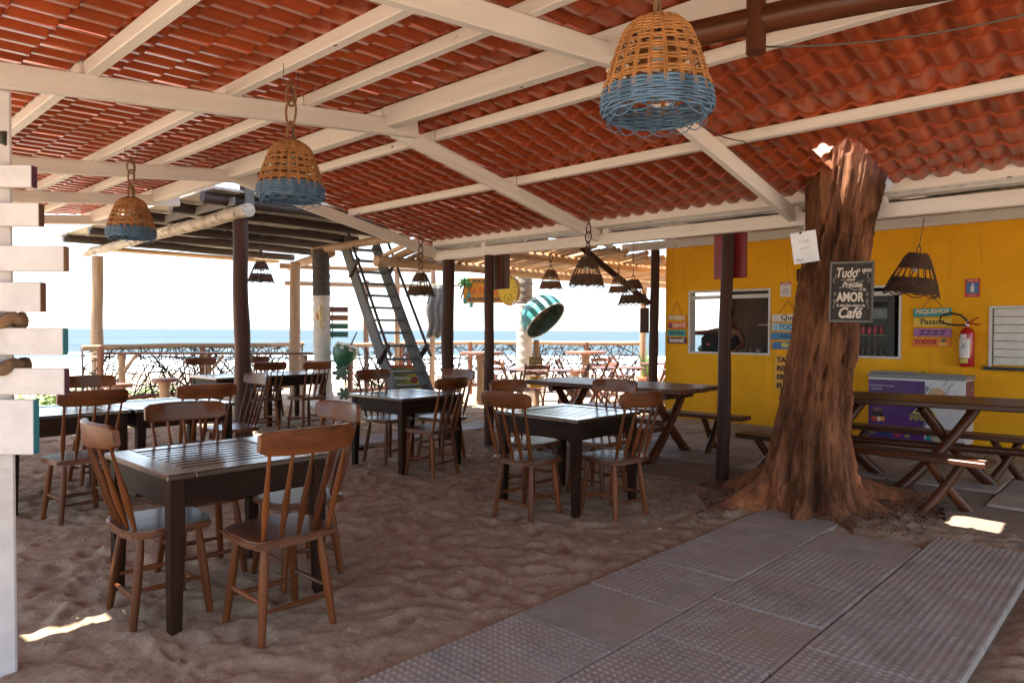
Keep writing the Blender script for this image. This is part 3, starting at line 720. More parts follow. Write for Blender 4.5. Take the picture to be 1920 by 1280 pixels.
# chalkboard on the trunk
cbp = Vector((5.33, 1.70, 1.685))
chalk = thing('chalkboard', 'framed black lettered cafe board fixed to the tree trunk', 'sign', cbp, face_cam(cbp)+R(-8)); chalk.rotation_euler = (R(2), R(1.5), face_cam(cbp)+R(-14)); chalk.scale = (.80, .9, .92)
M_slate = wood('worn_black_board', (.016, .013, .012), (.045, .038, .034), .75, axis=0, sc=18, bmp=.2)
mb = MB(); mb.box((0, 0, 0), (.335, .012, .435)); mb.build('panel', M_slate, chalk)
M_frame = wood('grey_worn_frame', (.06, .055, .05), (.17, .16, .15), .7)
for s in (-1, 1):
    plank('frame', (s*.1715, -.004, -.235), (s*.1715, -.004, .235), .016, .034, M_frame, chalk, up=(0, 1, 0), bev=.002)
    plank('frame', (-.1625, -.004, s*.226), (.1625, -.004, s*.226), .017, .032, M_frame, chalk, up=(0, 1, 0), bev=.002)
M_ch = plain('cream_chalk_lettering', (.62, .55, .48), .8, bmp=0)
def ct(s, size, x, z, **k): return text('lettering', s, size, (x, -.0085, z), M_ch, chalk, .0015, **k)
ct('Tudo', .105, -.045, .145, shear=.25, bold=.002, sx=.8); ct('o que', .052, .098, .168, shear=.3, bold=.0012); ct('você', .034, -.005, .097, shear=.2, bold=.0006)
ct('Precisa', .058, .005, .055, shear=.35, bold=.0012); ct('é de', .03, .095, .018, shear=.2, bold=.0005)
ct('AMOR', .098, -.008, -.042, bold=.0035, sx=.78); ct('& uma boa xícara de', .030, 0, -.104, bold=.0006, sx=.95); ct('Café', .115, -.012, -.165, shear=.3, bold=.003, sx=.92)
mb = MB()
def curl(cx, cz, pts, r=.0016): mb.tube([(cx+x, -.0075, cz+z) for x, z in pts], r, 5)
curl(0, 0, [(-.10+.01*i, .028+.012*math.sin(i*.34)) for i in range(21)]); curl(0, 0, [(-.09+.01*i, .082+.012*math.sin(i*.30+1)) for i in range(20)])
for s in (-1, 1):
    for zz in (-.02, -.07): curl(s*.135, zz, [(s*.013*math.cos(t*.5)*(1-t/16), .016*math.sin(t*.5)*(1-t/20)) for t in range(13)])
    curl(s*.14, .10, [(s*.012*math.sin(t), -.03+t*.012) for t in range(7)])
    curl(s*.142, -.11, [(s*.006*math.sin(t*1.2), -.02+t*.01) for t in range(6)])
for k in range(26):
    x, z = random.uniform(-.15, .15), random.uniform(-.2, .21)
    if abs(x) > .115 or abs(z) > .19: curl(x, z, [(0, 0), (.002, .002)], .0022)
mb.build('chalk_flourish', M_ch, chalk, kind='stuff')
# white sheet pinned to the trunk
pp = Vector((5.43, 2.07, 2.04)); t = thing('notice_sheet', 'crooked white sheet pinned high on the left side of the trunk', 'notice', pp); t.rotation_euler = (R(4), R(-9), face_cam(pp)+R(14))
mb = MB(); mb.box((0, 0, 0), (.185, .006, .235)); mb.build('sheet', plain('white_sheet', (.66, .68, .72), .5, dirt=(.5, .5, .52)), t)
M_ftxt = plain('faded_print', (.52, .46, .42), .6)
text('lettering', 'LOJA', .034, (0, -.0045, .045), M_ftxt, t, .0008); text('lettering', 'aberta', .028, (0, -.0045, -.005), M_ftxt, t, .0008)
mb = MB(); mb.tube([(-.07, -.005, -.1), (-.06, -.005, -.08), (-.045, -.005, -.1), (-.03, -.005, -.085), (-.02, -.005, -.1)], .003, 5); mb.build('blue_mark', plain('blue_pen', (.1, .15, .4), .5), t)
rod('peg', (-.02, .12, .09), (-.02, -.02, .112), .008, M_black, t)

# ================================================================== LOG DECK, LADDER
deck = thing('log_deck', 'raised lookout deck of round logs with planks laid across', 'deck', (4.2, 8.7, 2.85))
D0 = Vector((4.2, 8.7, 2.85)); dl = lambda *p: Vector(p)-D0
rod('beam', dl(4.16, 8.42, 2.87), dl(4.40, 15.6, 2.87), (.088, .078), M_birch, deck, n=14, wob=.012, segs=14)
rod('beam', dl(7.02, 8.9, 2.87), dl(7.10, 11.75, 2.87), (.07, .065), M_log, deck, n=12, wob=.008)
rod('beam', dl(7.2, 11.3, 2.80), dl(8.42, 15.0, 2.84), (.08, .085), M_log, deck, n=12, wob=.01)
for i, yy in enumerate((8.74, 9.75, 10.85, 12.0, 13.2, 14.6)):
    rod('joist', dl(3.82+random.uniform(-.12, .08), yy, 3.02), dl((7.45 if yy < 11.5 else 8.3)+random.uniform(-.1, .1), yy+.05, 3.02), .072+random.uniform(-.006, .008), M_joist, deck, n=10, wob=.006)
for i in range(13):
    x = 3.95+i*.345; plank('deck_board', dl(x, 8.55, 3.118), dl(x, 15.3 if i < 11 else 14.6, 3.118), .335, .035, M_board, deck)
plank('corner_board', dl(4.22, 8.50, 2.90), dl(4.22, 8.50, 3.42), .11, .04, M_frame, deck, up=(0, 1, 0)); plank('corner_board', dl(4.05, 8.55, 2.985), dl(4.08, 10.9, 3.0), .10, .03, M_frame, deck, up=(1, 0, 0))
for x, y in ((4.2, 8.6), (4.25, 11.2), (4.4, 14.8), (6.0, 8.62), (7.4, 8.62), (7.0, 11.0)):
    rod('rail_post', dl(x, y, 3.1), dl(x, y, 3.95), .055, M_post, deck, n=10)
for z in (3.35, 3.6, 3.85):
    rod('rail', dl(4.2, 8.62, z), dl(7.5, 8.62, z), .05, M_joist, deck, n=8, wob=.006)
    if z != 3.6: rod('rail', dl(4.25, 10.6, z), dl(4.4, 15, z), .045, M_joist, deck, n=8, wob=.006)
for k in range(4): plank('parapet_board', dl(4.3, 8.70, 3.2+k*.18), dl(7.4, 8.70, 3.2+k*.18), .17, .025, M_post, deck, up=(0, 1, 0))
for k in range(5):
    rod('cane', dl(4.5+.02*k, 15.15+k*.07, 2.95), dl(8.2, 15.1+k*.07, 2.96), .033, M_cane, deck, n=8)
# boards and posts added above the view to keep direct sun off the sand
for k in range(3):
    plank('roof_board', dl(1.8, 7.55+k*.86, 5.25+(.12*k if k < 5 else .12*(9-k))), dl(7.4, 7.55+k*.86, 5.25+(.12*k if k < 5 else .12*(9-k))), .90, .04, M_post, deck, up=(0, -.14 if k < 5 else .14, 1))
for x, y in ((4.2, 8.7), (7.3, 8.7)): rod('sun_block_post', dl(x, y, 3.9), dl(x, y, 5.4), .055, M_post, deck, n=10)
# ladder
LF, LT = Vector((6.72, 8.56, -.05)), Vector((7.18, 10.92, 2.98)); LW = Vector((.60, -.115, 0))
lad = thing('ladder', 'steep grey wooden ladder stair with round handrails up to the deck', 'ladder', LF)
LD = LT-LF; LN = LW.cross(LD).normalized(); LN = LN if LN.z > 0 else -LN
st = LW.normalized()
for k in (0, 1): plank('stringer', LW*k, LW*k+LD, .05, .26, M_grey, lad, up=LN, bev=.005)
for i in range(14):
    q = LD*((i+.6)/14.3); mb = MB()
    ax = st; y = Vector((0, 0, 1)).cross(ax).normalized()
    mt_ = Matrix((ax, y, (0, 0, 1))).transposed().to_4x4(); mt_.translation = q+LW*.5
    mb.box((0, 0, 0), (LW.length-.052, .19, .036), bev=.003, M=None); o = mb.build('step', M_grey, lad); o.matrix_basis = mt_
for k in (0, 1):
    off = LW*k+LN*.34+st*(-.05 if k == 0 else .05)
    rod('handrail', off+LD*.27, off+LD*1.02, .024, M_joist, lad, n=8)
    for f in (.32, .80):
        a = LW*k+LD*f+st*(-.045 if k == 0 else .045); rod('rail_arm', a-LN*.08, a+LN*.37, .046 if f < .5 else .036, M_joist, lad, n=8)

# ================================================================== PALMS
def palm_trunk(name, x, y, h, r, white_to, label, lean=(0, 0), mdark=(.055, .048, .042)):
    t = thing(name, label, 'palm tree', (x, y, 0))
    mdk = wood('palm_bark_%d' % int(x), [c*.5 for c in mdark], [c*1.8 for c in mdark], .9, axis=0, sc=20, bmp=1.)
    mwh = plain('whitewashed_palm_bark_%d' % int(x), (.52, .48, .43), .85, dirt=(.26, .2, .15), dirtamt=.66, bmp=.8)
    for z0, z1, mm, nm in ((-.15, white_to, mwh, 'whitewash'), (white_to, h, mdk, 'trunk')):
        mb = MB(); pts = []; rr = []; k = max(6, int((z1-z0)/.045))
        for i in range(k+1):
            z = z0+(z1-z0)*i/k; fl_ = .55*math.exp(-max(0, z)/.22)
            pts.append((lean[0]*z/h, lean[1]*z/h, z)); rr.append(r*(1+fl_+.035*math.sin(z*40+math.sin(z*9)))+random.uniform(-.004, .004))
        mb.tube(pts, rr, 20, jit=.02); mb.build(nm, mm, t, smooth=True)
    return t
palm_trunk('palm_trunk', 7.10, 11.45, 2.86, .155, 2.02, 'whitewashed palm trunk holding the log deck, with a seahorse and a green coconut', (-.03, .03))
palm_trunk('palm_trunk', 10.95, 9.95, 2.75, .165, 1.95, 'ringed palm trunk with white lower half beside the turquoise phone hood', (.0, .0), (.15, .125, .095))

# ================================================================== PERGOLA
per = thing('pergola', 'sunlit roof of slender round poles over the folding tables', 'pergola', (8, 9, 2.5))
pl_ = lambda *p: Vector(p)-Vector((8, 9, 2.5))
rod('beam', pl_(6.7, 9.28, 2.50), pl_(15.6, 9.05, 2.50), (.085, .075), M_cane, per, n=12, wob=.01, segs=14)
rod('beam', pl_(6.6, 7.5, 2.56), pl_(15.4, 7.2, 2.56), .07, M_cane, per, n=10, wob=.01, segs=12)
dv = Vector((.378, .926, 0))
for i in range(52):
    bx = 6.9+i*.171+random.uniform(-.03, .03); r_ = random.uniform(.032, .052)
    e = Vector((bx, 9.25, 2.60)); L0 = random.uniform(2.6, 3.1); 
    if (e-dv*L0).x > 9.9 and (e-dv*L0).y < 6.25: L0 = 2.9
    o = rod('pole', pl_(*(e-dv*L0+Vector((0, 0, random.uniform(.06, .10))))), pl_(*(e+dv*random.uniform(.1, .35))), (r_, r_*.85), M_cane, per, n=8, wob=.006)
plank('loose_board', pl_(8.35, 8.3, 2.67), pl_(9.3, 7.9, 2.68), .22, .02, M_white, per)
post(14.55, 9.36, 2.5, .075, 'pale round post by the potted plant at the far fence corner', mat=M_log)
post(15.3, 7.2, 2.55, .07, 'pale round pergola post behind the yellow house', mat=M_log)

# ================================================================== FENCES OF BENT BRANCHES
M_twig = wood('dark_bent_branch', (.02, .013, .012), (.07, .045, .038), .7)
def fence(name, p0, p1, zr, label, posts, dens=34, zb=.08):
    t = thing(name, label, 'fence', (*p0, 0)); d = Vector((p1[0]-p0[0], p1[1]-p0[1], 0)); L = d.length; d.normalize(); nrm = Vector((-d.y, d.x, 0))
    rod('rail', Vector((0, 0, zr)), d*L+Vector((0, 0, zr)), .05, M_log, t, n=10, wob=.008, segs=12)
    rod('rail', Vector((0, 0, zb)), d*L+Vector((0, 0, zb)), .045, M_fold, t, n=8, wob=.008, segs=10)
    for s in posts: rod('fence_post', d*s+Vector((0, 0, -.2)), d*s+Vector((0, 0, zr+.02)), .06, M_fold, t, n=10, wob=.005)
    mb = MB()
    for k in range(int(L*dens)):
        s0 = random.uniform(-.3, L); s1 = s0+random.choice((-1, 1))*random.uniform(.2, 1.1); z0, z1 = (zb, zr) if random.random() < .6 else (random.uniform(zb, zr), random.uniform(zb, zr))
        bw = random.uniform(-.25, .25); bz = random.uniform(-.12, .18); y0 = random.uniform(-.04, .04)
        pts = []
        for q in range(6):
            u = q/5; pts.append(d*(min(max(s0+(s1-s0)*u+bw*4*u*(1-u), 0), L))+nrm*(y0+.02*math.sin(u*5+k))+Vector((0, 0, min(max(z0+(z1-z0)*u+bz*4*u*(1-u), zb), zr))))
        mb.tube(pts, [random.uniform(.011, .017)*(1-.09*u) for u in range(6)], 5)
    mb.build('branch_lattice', M_twig, t, smooth=True, kind='stuff'); return t
fence('branch_fence', (4.0, 14.45), (8.75, 14.98), 1.05, 'fence of bent dark branches on the seaward side of the log deck', (.3, 2.3, 4.6))
fence('branch_fence', (8.62, 13.0), (10.2, 12.9), 1.07, 'short fence of bent branches right behind the ladder', (.1, 1.4))
fence('branch_fence', (10.55, 13.5), (14.6, 9.42), 1.10, 'fence of bent dark branches behind the folding tables', (.15, 1.6, 3.2, 4.4))

# ================================================================== SPINDLE CHAIRS AND SQUARE TABLES
def lerp(a, b, t): return a+(b-a)*t
def make_chair():
    t = thing('spindle_chair', 'x', 'chair', (0, 0, 0), 0, 'brown spindle back chairs')
    # seat: shield outline, softly dished edge
    out = []
    for x, y in ((-.205, -.19), (-.10, -.205), (.10, -.205), (.205, -.19), (.225, -.10), (.222, .08), (.195, .175), (.11, .212), (-.11, .212), (-.195, .175), (-.222, .08), (-.225, -.10)): out.append((x, y))
    bm = bmesh.new(); mb = MB(); mb.bm.free(); mb.bm = bm
    mb.prism(out, .418, .456); bmesh.ops.bevel(bm, geom=[e for e in bm.edges], offset=.009, segments=2, affect='EDGES')
    mb.build('seat', M_seat, t, smooth=True, angle=45)
    # curved crest rail
    bm = bmesh.new(); n_ = 14; rows = []
    for i in range(n_+1):
        u = -1+2*i/n_; x = u*.235; y = -.315+.055*u*u; e = 1-(max(0, abs(u)-.88)/.12)**2*.30
        zc, hh = .905, .052*e+.006*(1-u*u); rows.append([bm.verts.new((x, y+dy, zc+dz)) for dy, dz in ((-.010, -hh), (.012, -hh), (.016, -hh+.007), (.009, hh-.008), (.003, hh), (-.016, hh), (-.021, hh-.008), (-.014, -hh+.007))])
    for a, b_ in zip(rows, rows[1:]):
        for j in range(8): bm.faces.new((a[j], a[(j+1) % 8], b_[(j+1) % 8], b_[j]))
    bm.faces.new(rows[0][::-1]); bm.faces.new(rows[-1])
    mb = MB(); mb.bm.free(); mb.bm = bm
    M_crest = wood('brown_varnished_crest_rail', (.045, .014, .005), (.20, .060, .016), .34, axis=0, coat=.1, var=.3, spec=.3)
    mb.build('crest_rail', M_crest, t, smooth=True, angle=32)
    sp = [(0, .008), (.12, .0115), (.3, .0165), (.42, .0165), (.62, .012), (.85, .0085), (1, .008)]
    for i in range(5):
        u = (i-2)/2; rod('spindle', (u*.165, -.175+.012*u*u, .45), (u*.192, -.312+.055*(u*.82)**2, .862), sp, M_chair, t, n=8)
    lg = [(0, .015), (.15, .018), (.5, .0215), (.8, .020), (1, .013)]
    for sx in (-1, 1):
        for sy in (-1, 1): rod('leg', (sx*.185, sy*.175+(-.01 if sy < 0 else 0), -.035), (sx*.14, sy*.13, .425), lg, M_chair, t, n=9)
    ss = [(0, .008), (.5, .0145), (1, .008)]
    f = lambda sx, sy, z: Vector((lerp(sx*.185, sx*.14, (z+.035)/.46), lerp(sy*.175, sy*.13, (z+.035)/.46), z))
    for sx in (-1, 1): rod('stretcher', f(sx, -1, .17), f(sx, 1, .17), ss, M_chair, t, n=7)
    for sy in (-1, 1): rod('stretcher', f(-1, sy, .125), f(1, sy, .125), ss, M_chair, t, n=7)
    return t
chair0 = make_chair(); used = [0]
def chair(x, y, deg, label):
    """deg: heading of the chair's front, measured from +X"""
    rz = R(deg-90)
    if not used[0]:
        used[0] = 1; chair0.location = (x, y, 0); chair0.rotation_euler = (0, 0, rz); chair0['label'] = label; return chair0
    return dup(chair0, (x, y, random.uniform(-.012, .004)), rz, label, tilt=(random.uniform(-.012, .012), random.uniform(-.012, .012)))
def make_table(slats_along_x=True):
    t = thing('square_table', 'x', 'table', (0, 0, 0), 0, 'dark square slatted tables')
    S_ = .43
    for sx in (-1, 1):
        for sy in (-1, 1):
            mt_, _ = axisM((0, 0, -.06), (0, 0, .70)); mb = MB(); bm = mb.bm
            a = .034; bt = .026
            q = [(sx*.372-a, sy*.372-a), (sx*.372+a, sy*.372-a), (sx*.372+a, sy*.372+a), (sx*.372-a, sy*.372+a)]
            lo = [(sx*.372+sx*(a-bt)+(-bt if i in (0, 3) else bt), sy*.372+sy*(a-bt)+(-bt if i in (0, 1) else bt)) for i in range(4)]
            A = [bm.verts.new((x, y, -.06)) for x, y in lo]; B = [bm.verts.new((x, y, .55)) for x, y in q]; D = [bm.verts.new((x, y, .703)) for x, y in q]
            bm.faces.new(A[::-1]); bm.faces.new(D)
            for P_, Q_ in ((A, B), (B, D)):
                for i in range(4): bm.faces.new((P_[i], P_[(i+1) % 4], Q_[(i+1) % 4], Q_[i]))
            bmesh.ops.bevel(bm, geom=[e for e in bm.edges if abs(e.verts[0].co.z-e.verts[1].co.z) > .1], offset=.004, segments=1, affect='EDGES')
            mb.build('leg', M_dark, t)
    for s in (-1, 1):
        plank('apron', (s*.385, -.337, .635), (s*.385, .337, .635), .135, .024, M_dark, t, up=(1, 0, 0))
        plank('apron', (-.337, s*.385, .635), (.337, s*.385, .635), .135, .024, M_dark, t, up=(0, 1, 0))
    for s in (-1, 1): plank('end_board', (s*(S_-.065), -S_, .718), (s*(S_-.065), S_, .718), .128, .030, M_top, t, bev=.006)
    for s in (-1, 1): plank('side_board', (-S_+.131, s*(S_-.045), .718), (S_-.131, s*(S_-.045), .718), .088, .030, M_top, t, bev=.006)
    for i in range(9):
        y = -.30+i*.075; plank('slat', (-S_+.131, y, .716), (S_-.131, y, .716), .060, .026, M_top, t, bev=.005)
    return t
tab0 = make_table()
tab0.location = (1.69, 3.76, 0); tab0['label'] = 'dark square slatted table nearest the camera with four brown chairs'
dup(tab0, (4.66, 5.90, 0), R(2), 'dark square table in front of the ladder stair')
dup(tab0, (4.60, 3.68, 0), R(90), 'dark square table beside the tree trunk and thin dark post')
dup(tab0, (1.66, 6.68, 0), R(0), 'left table of the joined pair beside the white signpost')
dup(tab0, (2.535, 6.67, 0), R(1), 'right table of the joined pair behind the nearest table')
dup(tab0, (4.66, 9.92, 0), R(0), 'left table of the joined pair under the log deck, bathed in sea light')
dup(tab0, (5.54, 9.92, 0), R(1), 'right table of the joined pair under the log deck, by the whitewashed palm')
# nearest table
chair(1.70, 3.13, 90, 'foreground spindle chair with its broad orange brown crest rail toward the camera')
chair(1.36, 3.68, -2, 'brown spindle chair at the left side of the nearest table, seen edge on')
chair(1.76, 4.14, -93, 'brown spindle chair on the far left side of the nearest table, facing the camera')
chair(2.12, 3.70, 178, 'brown spindle chair on the right side of the nearest table, shiny grey rail')
# table beside the trunk
chair(4.01, 3.60, 2, 'spindle chair at the left side of the table by the trunk, back to camera')
chair(4.49, 3.15, 84, 'brown spindle chair on the near right side of the table by the trunk')
chair(4.55, 4.05, -88, 'brown spindle chair behind the table by the trunk, its rail left of centre')
chair(5.00, 3.68, 180, 'spindle chair on the far right side of the table by the trunk, near a bench')
# table before the ladder
chair(4.66, 6.22, -86, 'spindle chair left of the ladder, behind the table there')
chair(4.52, 5.33, 98, 'spindle chair on the near side of the table before the ladder')
chair(5.10, 5.86, 186, 'spindle chair at the right end of the table before the ladder, rail shining blue')
# left pair
chair(1.63, 5.98, 94, 'spindle chair on the near side of the left joined tables, close to the white signpost')
chair(2.42, 5.86, 90, 'spindle chair behind the nearest table, with its plain orange brown rail by the joined tables')
chair(2.12, 7.22, -90, 'dark spindle chair on the far side of the left joined tables')
chair(3.16, 6.74, 180, 'spindle chair at the right end of the left joined tables, rail catching grey light')
chair(1.16, 6.72, 2, 'spindle chair half hidden by the white signpost')
# far pair
chair(4.78, 9.30, 88, 'spindle chair half hidden by the thick round deck post')
chair(5.34, 9.06, 96, 'spindle chair on the near side of the tables under the deck, before the whitewashed palm')
chair(4.62, 10.62, -90, 'spindle chair beyond the tables under the deck, by the counter, left one')
chair(5.62, 10.72, -80, 'spindle chair turned askew beyond the tables under the deck')

# ================================================================== PICNIC TABLES AND BENCHES OF LOGS
def xlegs(t, y, half, h, r, bend=0, inner=None, ang=0., x0=0.):
    """two crossing round legs in the plane y = const, from the ground to height h"""
    for k, s in enumerate((-1, 1)):
        dy = (k-.5)*2*(r+.004)
        dx = Vector((math.cos(ang), math.sin(ang), 0)); nn = Vector((-dx.y, dx.x, 0)); o_ = Vector((x0, y, 0))+nn*dy
        rod('leg', o_+dx*(s*half)+Vector((0, 0, -.02)), o_-dx*(s*(inner if inner is not None else half*.55))+Vector((0, 0, h)), (r*1.1, r*.92), M_picnic, t, n=10, bend=(0, 0, -bend) if bend else None, wob=.004)
def picnic_table(x, y, wd, ln, h, rz, label, planks=5, overh=.42, th=.05, ang=0., ys=None):
    t = thing('picnic_table', label, 'picnic table', (x, y, 0), rz, 'log legged picnic tables')
    pw = wd/planks
    for i in range(planks): plank('plank', (-wd/2+pw*(i+.5), -ln/2+random.uniform(-.02, .02), h-th/2), (-wd/2+pw*(i+.5), ln/2+random.uniform(-.02, .02), h-th/2), pw-.006, th, M_picnic, t, bev=.008)
    for s in (-1, 1):
        yy = ys[s > 0] if ys else s*(ln/2-overh); xlegs(t, yy, wd*.56, h-th-.03, .048, bend=.05, inner=wd*.24, ang=ang)
        if not ang: rod('cross_bar', (-wd*.33, yy+s*.105, h-th-.045), (wd*.33, yy+s*.105, h-th-.045), .04, M_picnic, t, n=9)
    rod('tie_bar', (0, -ln/2+overh, h*.46), (0, ln/2-overh, h*.46), .035, M_picnic, t, n=8)
    return t
def bench(x, y, ln, rz, label, h=.44, wd=.28, overh=.35, ang=0., ys=None):
    t = thing('picnic_bench', label, 'bench', (x, y, 0), rz, 'log legged picnic benches')
    for s in (-.5, .5): plank('plank', (s*wd*.5, -ln/2, h-.022), (s*wd*.5, ln/2, h-.022), wd*.5-.006, .044, M_picnic, t, bev=.007)
    for s in (-1, 1): xlegs(t, ys[s > 0] if ys else s*(ln/2-overh), wd*.80, h-.05, .036, bend=.02, inner=wd*.36, ang=ang)
    return t
picnic_table(6.93, 4.80, .93, 2.15, .79, R(1), 'log legged picnic table near the yellow wall, left of the thin dark post', overh=.40)
bench(6.10, 4.72, 1.95, R(2), 'low log bench on the near side of the left picnic table', overh=.30)
bench(7.55, 4.62, 2.2, R(2), 'low log bench between the left picnic table and the yellow wall', overh=.42)
picnic_table(7.33, 1.62, .88, 2.45, .80, R(10), 'long log legged picnic table behind the tree stump', planks=4, ang=R(-55), ys=(-.12, .80))
bench(6.38, 2.02, 2.05, R(-5), 'low log bench in front of the right picnic table, touching the stump', ang=R(-45), ys=(-.72, .75))
bench(7.92, 1.65, 2.3, R(4), 'low log bench between the freezer and the right picnic table', ang=R(-45), ys=(-.5, .8))

# ================================================================== FOLDING TABLES AND CHAIRS
def make_fchair():
    t = thing('folding_chair', 'x', 'chair', (0, 0, 0), 0, 'reddish folding chairs on the sand')
    for s in (-1, 1):
        plank('long_leg', (s*.20, .20, -.03), (s*.20, -.235, .86), .022, .042, M_fold, t, up=(0, 1, .3), bev=.003)
        plank('short_leg', (s*.172, -.23, -.03), (s*.172, .20, .44), .022, .040, M_fold, t, up=(0, 1, .3), bev=.003)
    for i in range(5): plank('seat_slat', (-.165, -.15+i*.08, .435), (.165, -.15+i*.08, .435), .062, .018, M_fold, t, bev=.003)
    # shaped back rail
    mb = MB(); pr = [(-.205, -.03), (.205, -.03), (.205, .015)]+[(.205-.41*i/10, .015+.035*math.sin(PI*i/10)) for i in range(11)]
    mt_ = Matrix.Translation((0, -.225, .80)) @ Matrix.Rotation(PI/2+R(26), 4, 'X'); mb.prism(pr, -.010, .010, mt_); mb.build('back_rail', M_fold, t)
    plank('back_slat', (-.19, -.165, .70), (.19, -.165, .70), .045, .016, M_fold, t, up=(0, 1, .45), bev=.003)
    plank('stretcher', (-.19, .12, .13), (.19, .12, .13), .03, .02, M_fold, t); plank('stretcher', (-.165, -.15, .13), (.165, -.15, .13), .03, .02, M_fold, t)
    return t
fc0 = make_fchair(); usedf = [0]
def fchair(x, y, deg, label):
    rz = R(deg-90)
    if not usedf[0]:
        usedf[0] = 1; fc0.location = (x, y, 0); fc0.rotation_euler = (0, 0, rz); fc0['label'] = label; return
    dup(fc0, (x, y, 0), rz, label)
def make_ftable():
    t = thing('folding_table', 'x', 'table', (0, 0, 0), 0, 'reddish folding tables on the sand')
    for i in range(7): plank('slat', (-.55, -.33+i*.11, .705), (.55, -.33+i*.11, .705), .104, .022, M_fold, t, bev=.003)
    for s in (-1, 1):
        plank('rail', (s*.42, -.36, .675), (s*.42, .36, .675), .04, .03, M_fold, t)
        plank('leg', (s*.38, -.32, -.03), (s*.38, .30, .665), .045, .024, M_fold, t, up=(1, 0, 0)); plank('leg', (s*.352, .32, -.03), (s*.352, -.30, .665), .045, .024, M_fold, t, up=(1, 0, 0))
    plank('stretcher', (-.38, 0, .33), (.38, 0, .33), .045, .02, M_fold, t)
    return t
ft0 = make_ftable(); ft0.location = (9.35, 8.15, 0); ft0.rotation_euler = (0, 0, R(-62)); ft0['label'] = 'reddish folding table by the thin round post, before the phone hood'
dup(ft0, (11.05, 7.75, 0), R(-50), 'reddish folding table right of the small signs, behind the long picnic table')
dup(ft0, (13.3, 8.0, 0), R(-45), 'reddish folding table beside the potted plant')
for x, y, dg, l in ((8.95, 8.75, -110, 'folding chair left of the first folding table, just right of the thin post'),
                    (9.35, 8.98, -75, 'folding chair on the fence side of the first folding table'),
                    (9.55, 7.45, 120, 'folding chair on the near side of the first folding table, tilted X legs in view'),
                    (8.75, 7.75, 60, 'folding chair at the near left corner of the first folding table'),
                    (10.45, 8.35, -60, 'folding chair between the first two folding tables, beneath the phone hood'),
                    (10.25, 7.45, 150, 'folding chair back to back with the first table group'),
                    (11.75, 8.45, -120, 'folding chair on the fence side of the second folding table'),
                    (11.45, 7.0, 110, 'folding chair on the near side of the second folding table'),
                    (12.75, 8.75, -70, 'folding chair with slatted back standing near the fence'),
                    (12.55, 7.45, 60, 'folding chair before the third folding table, near the wall corner post')):
    fchair(x, y, dg, l)
# round log tables and stump stools
def round_table(name, x, y, h, r, label, rs=.09, group=None, cat='table'):
    t = thing(name, label, cat, (x, y, 0), random.uniform(0, 6), group)
    mb = MB(); mb.lathe([(r*.96, h-.06), (r, h-.05), (r*.99, h-.012), (r*.97, h), (0, h+.001)], 22); bm = mb.bm
    mb.build('top', M_fold, t, smooth=True, angle=40)
    rod('trunk_leg', (0, 0, -.06), (.02, .01, h-.055), [(0, rs*1.5), (.12, rs*1.15), (.3, rs), (.8, rs*.95), (1, rs*1.3)], M_log, t, n=11)
    rod('branch_leg', (rs*1.6, .05, -.05), (.02, 0, h*.55), rs*.5, M_log, t, n=8); rod('branch_leg', (-rs*1.4, -.09, -.05), (0, 0, h*.45), rs*.45, M_log, t, n=8)
    return t
round_table('round_table', 9.85, 10.1, .97, .44, 'tall round log table behind the thin round post, by the fence')
round_table('round_table', 13.0, 9.9, .93, .48, 'tall round log table by the fence, right of the phone hood')
round_table('stump_stool', 12.45, 9.75, .52, .24, 'low round stool under the tall table right of the phone hood', .08, None, 'stool')
round_table('stump_stool', 9.3, 10.25, .50, .22, 'low round stool left of the tall table by the fence', .08, None, 'stool')
round_table('stump_stool', 3.9, 12.3, .52, .22, 'round topped stool before the bar counter, farther left', .085, 'stools at the seaside counter', 'stool')
round_table('stump_stool', 4.75, 12.6, .55, .22, 'round topped stool before the bar counter, nearer the thick deck post', .085, 'stools at the seaside counter', 'stool')
# counter under the deck
t = thing('bar_counter', 'long narrow plank counter between two posts on the seaward side of the deck', 'counter', (4.4, 14.6, 0)); q = Vector((4.4, 14.6, 0))
plank('top', Vector((4.35, 14.75, .93))-q, Vector((7.35, 11.75, .95))-q, .26, .045, M_picnic, t)
for f in (.1, .48, .9):
    p = Vector((4.35, 14.75, 0)).lerp(Vector((7.35, 11.75, 0)), f)-q; rod('leg', p+Vector((0, 0, -.1)), p+Vector((0, 0, .91)), .062, M_log, t, n=10, wob=.006); rod('brace', p+Vector((0, 0, .55)), p+Vector((.2, -.2, .9)), .03, M_log, t, n=7)
plank('bracket', Vector((4.33, 14.95, .86))-q, Vector((4.55, 14.6, .86))-q, .1, .03, M_birch, t)
plank('bracket', Vector((7.0, 12.1, .80))-q, Vector((7.4, 11.7, .80))-q, .12, .035, M_log, t)
t = thing('high_ledge', 'narrow plank on a pale post outside the deck, left of its seaward post', 'ledge', (1.95, 11.0, 0))
rod('post', (0, 0, -.1), (.02, 0, 1.38), .055, M_birch, t, n=10, wob=.006); plank('plank', (-.35, .3, 1.39), (.32, -.28, 1.40), .22, .035, M_birch, t)

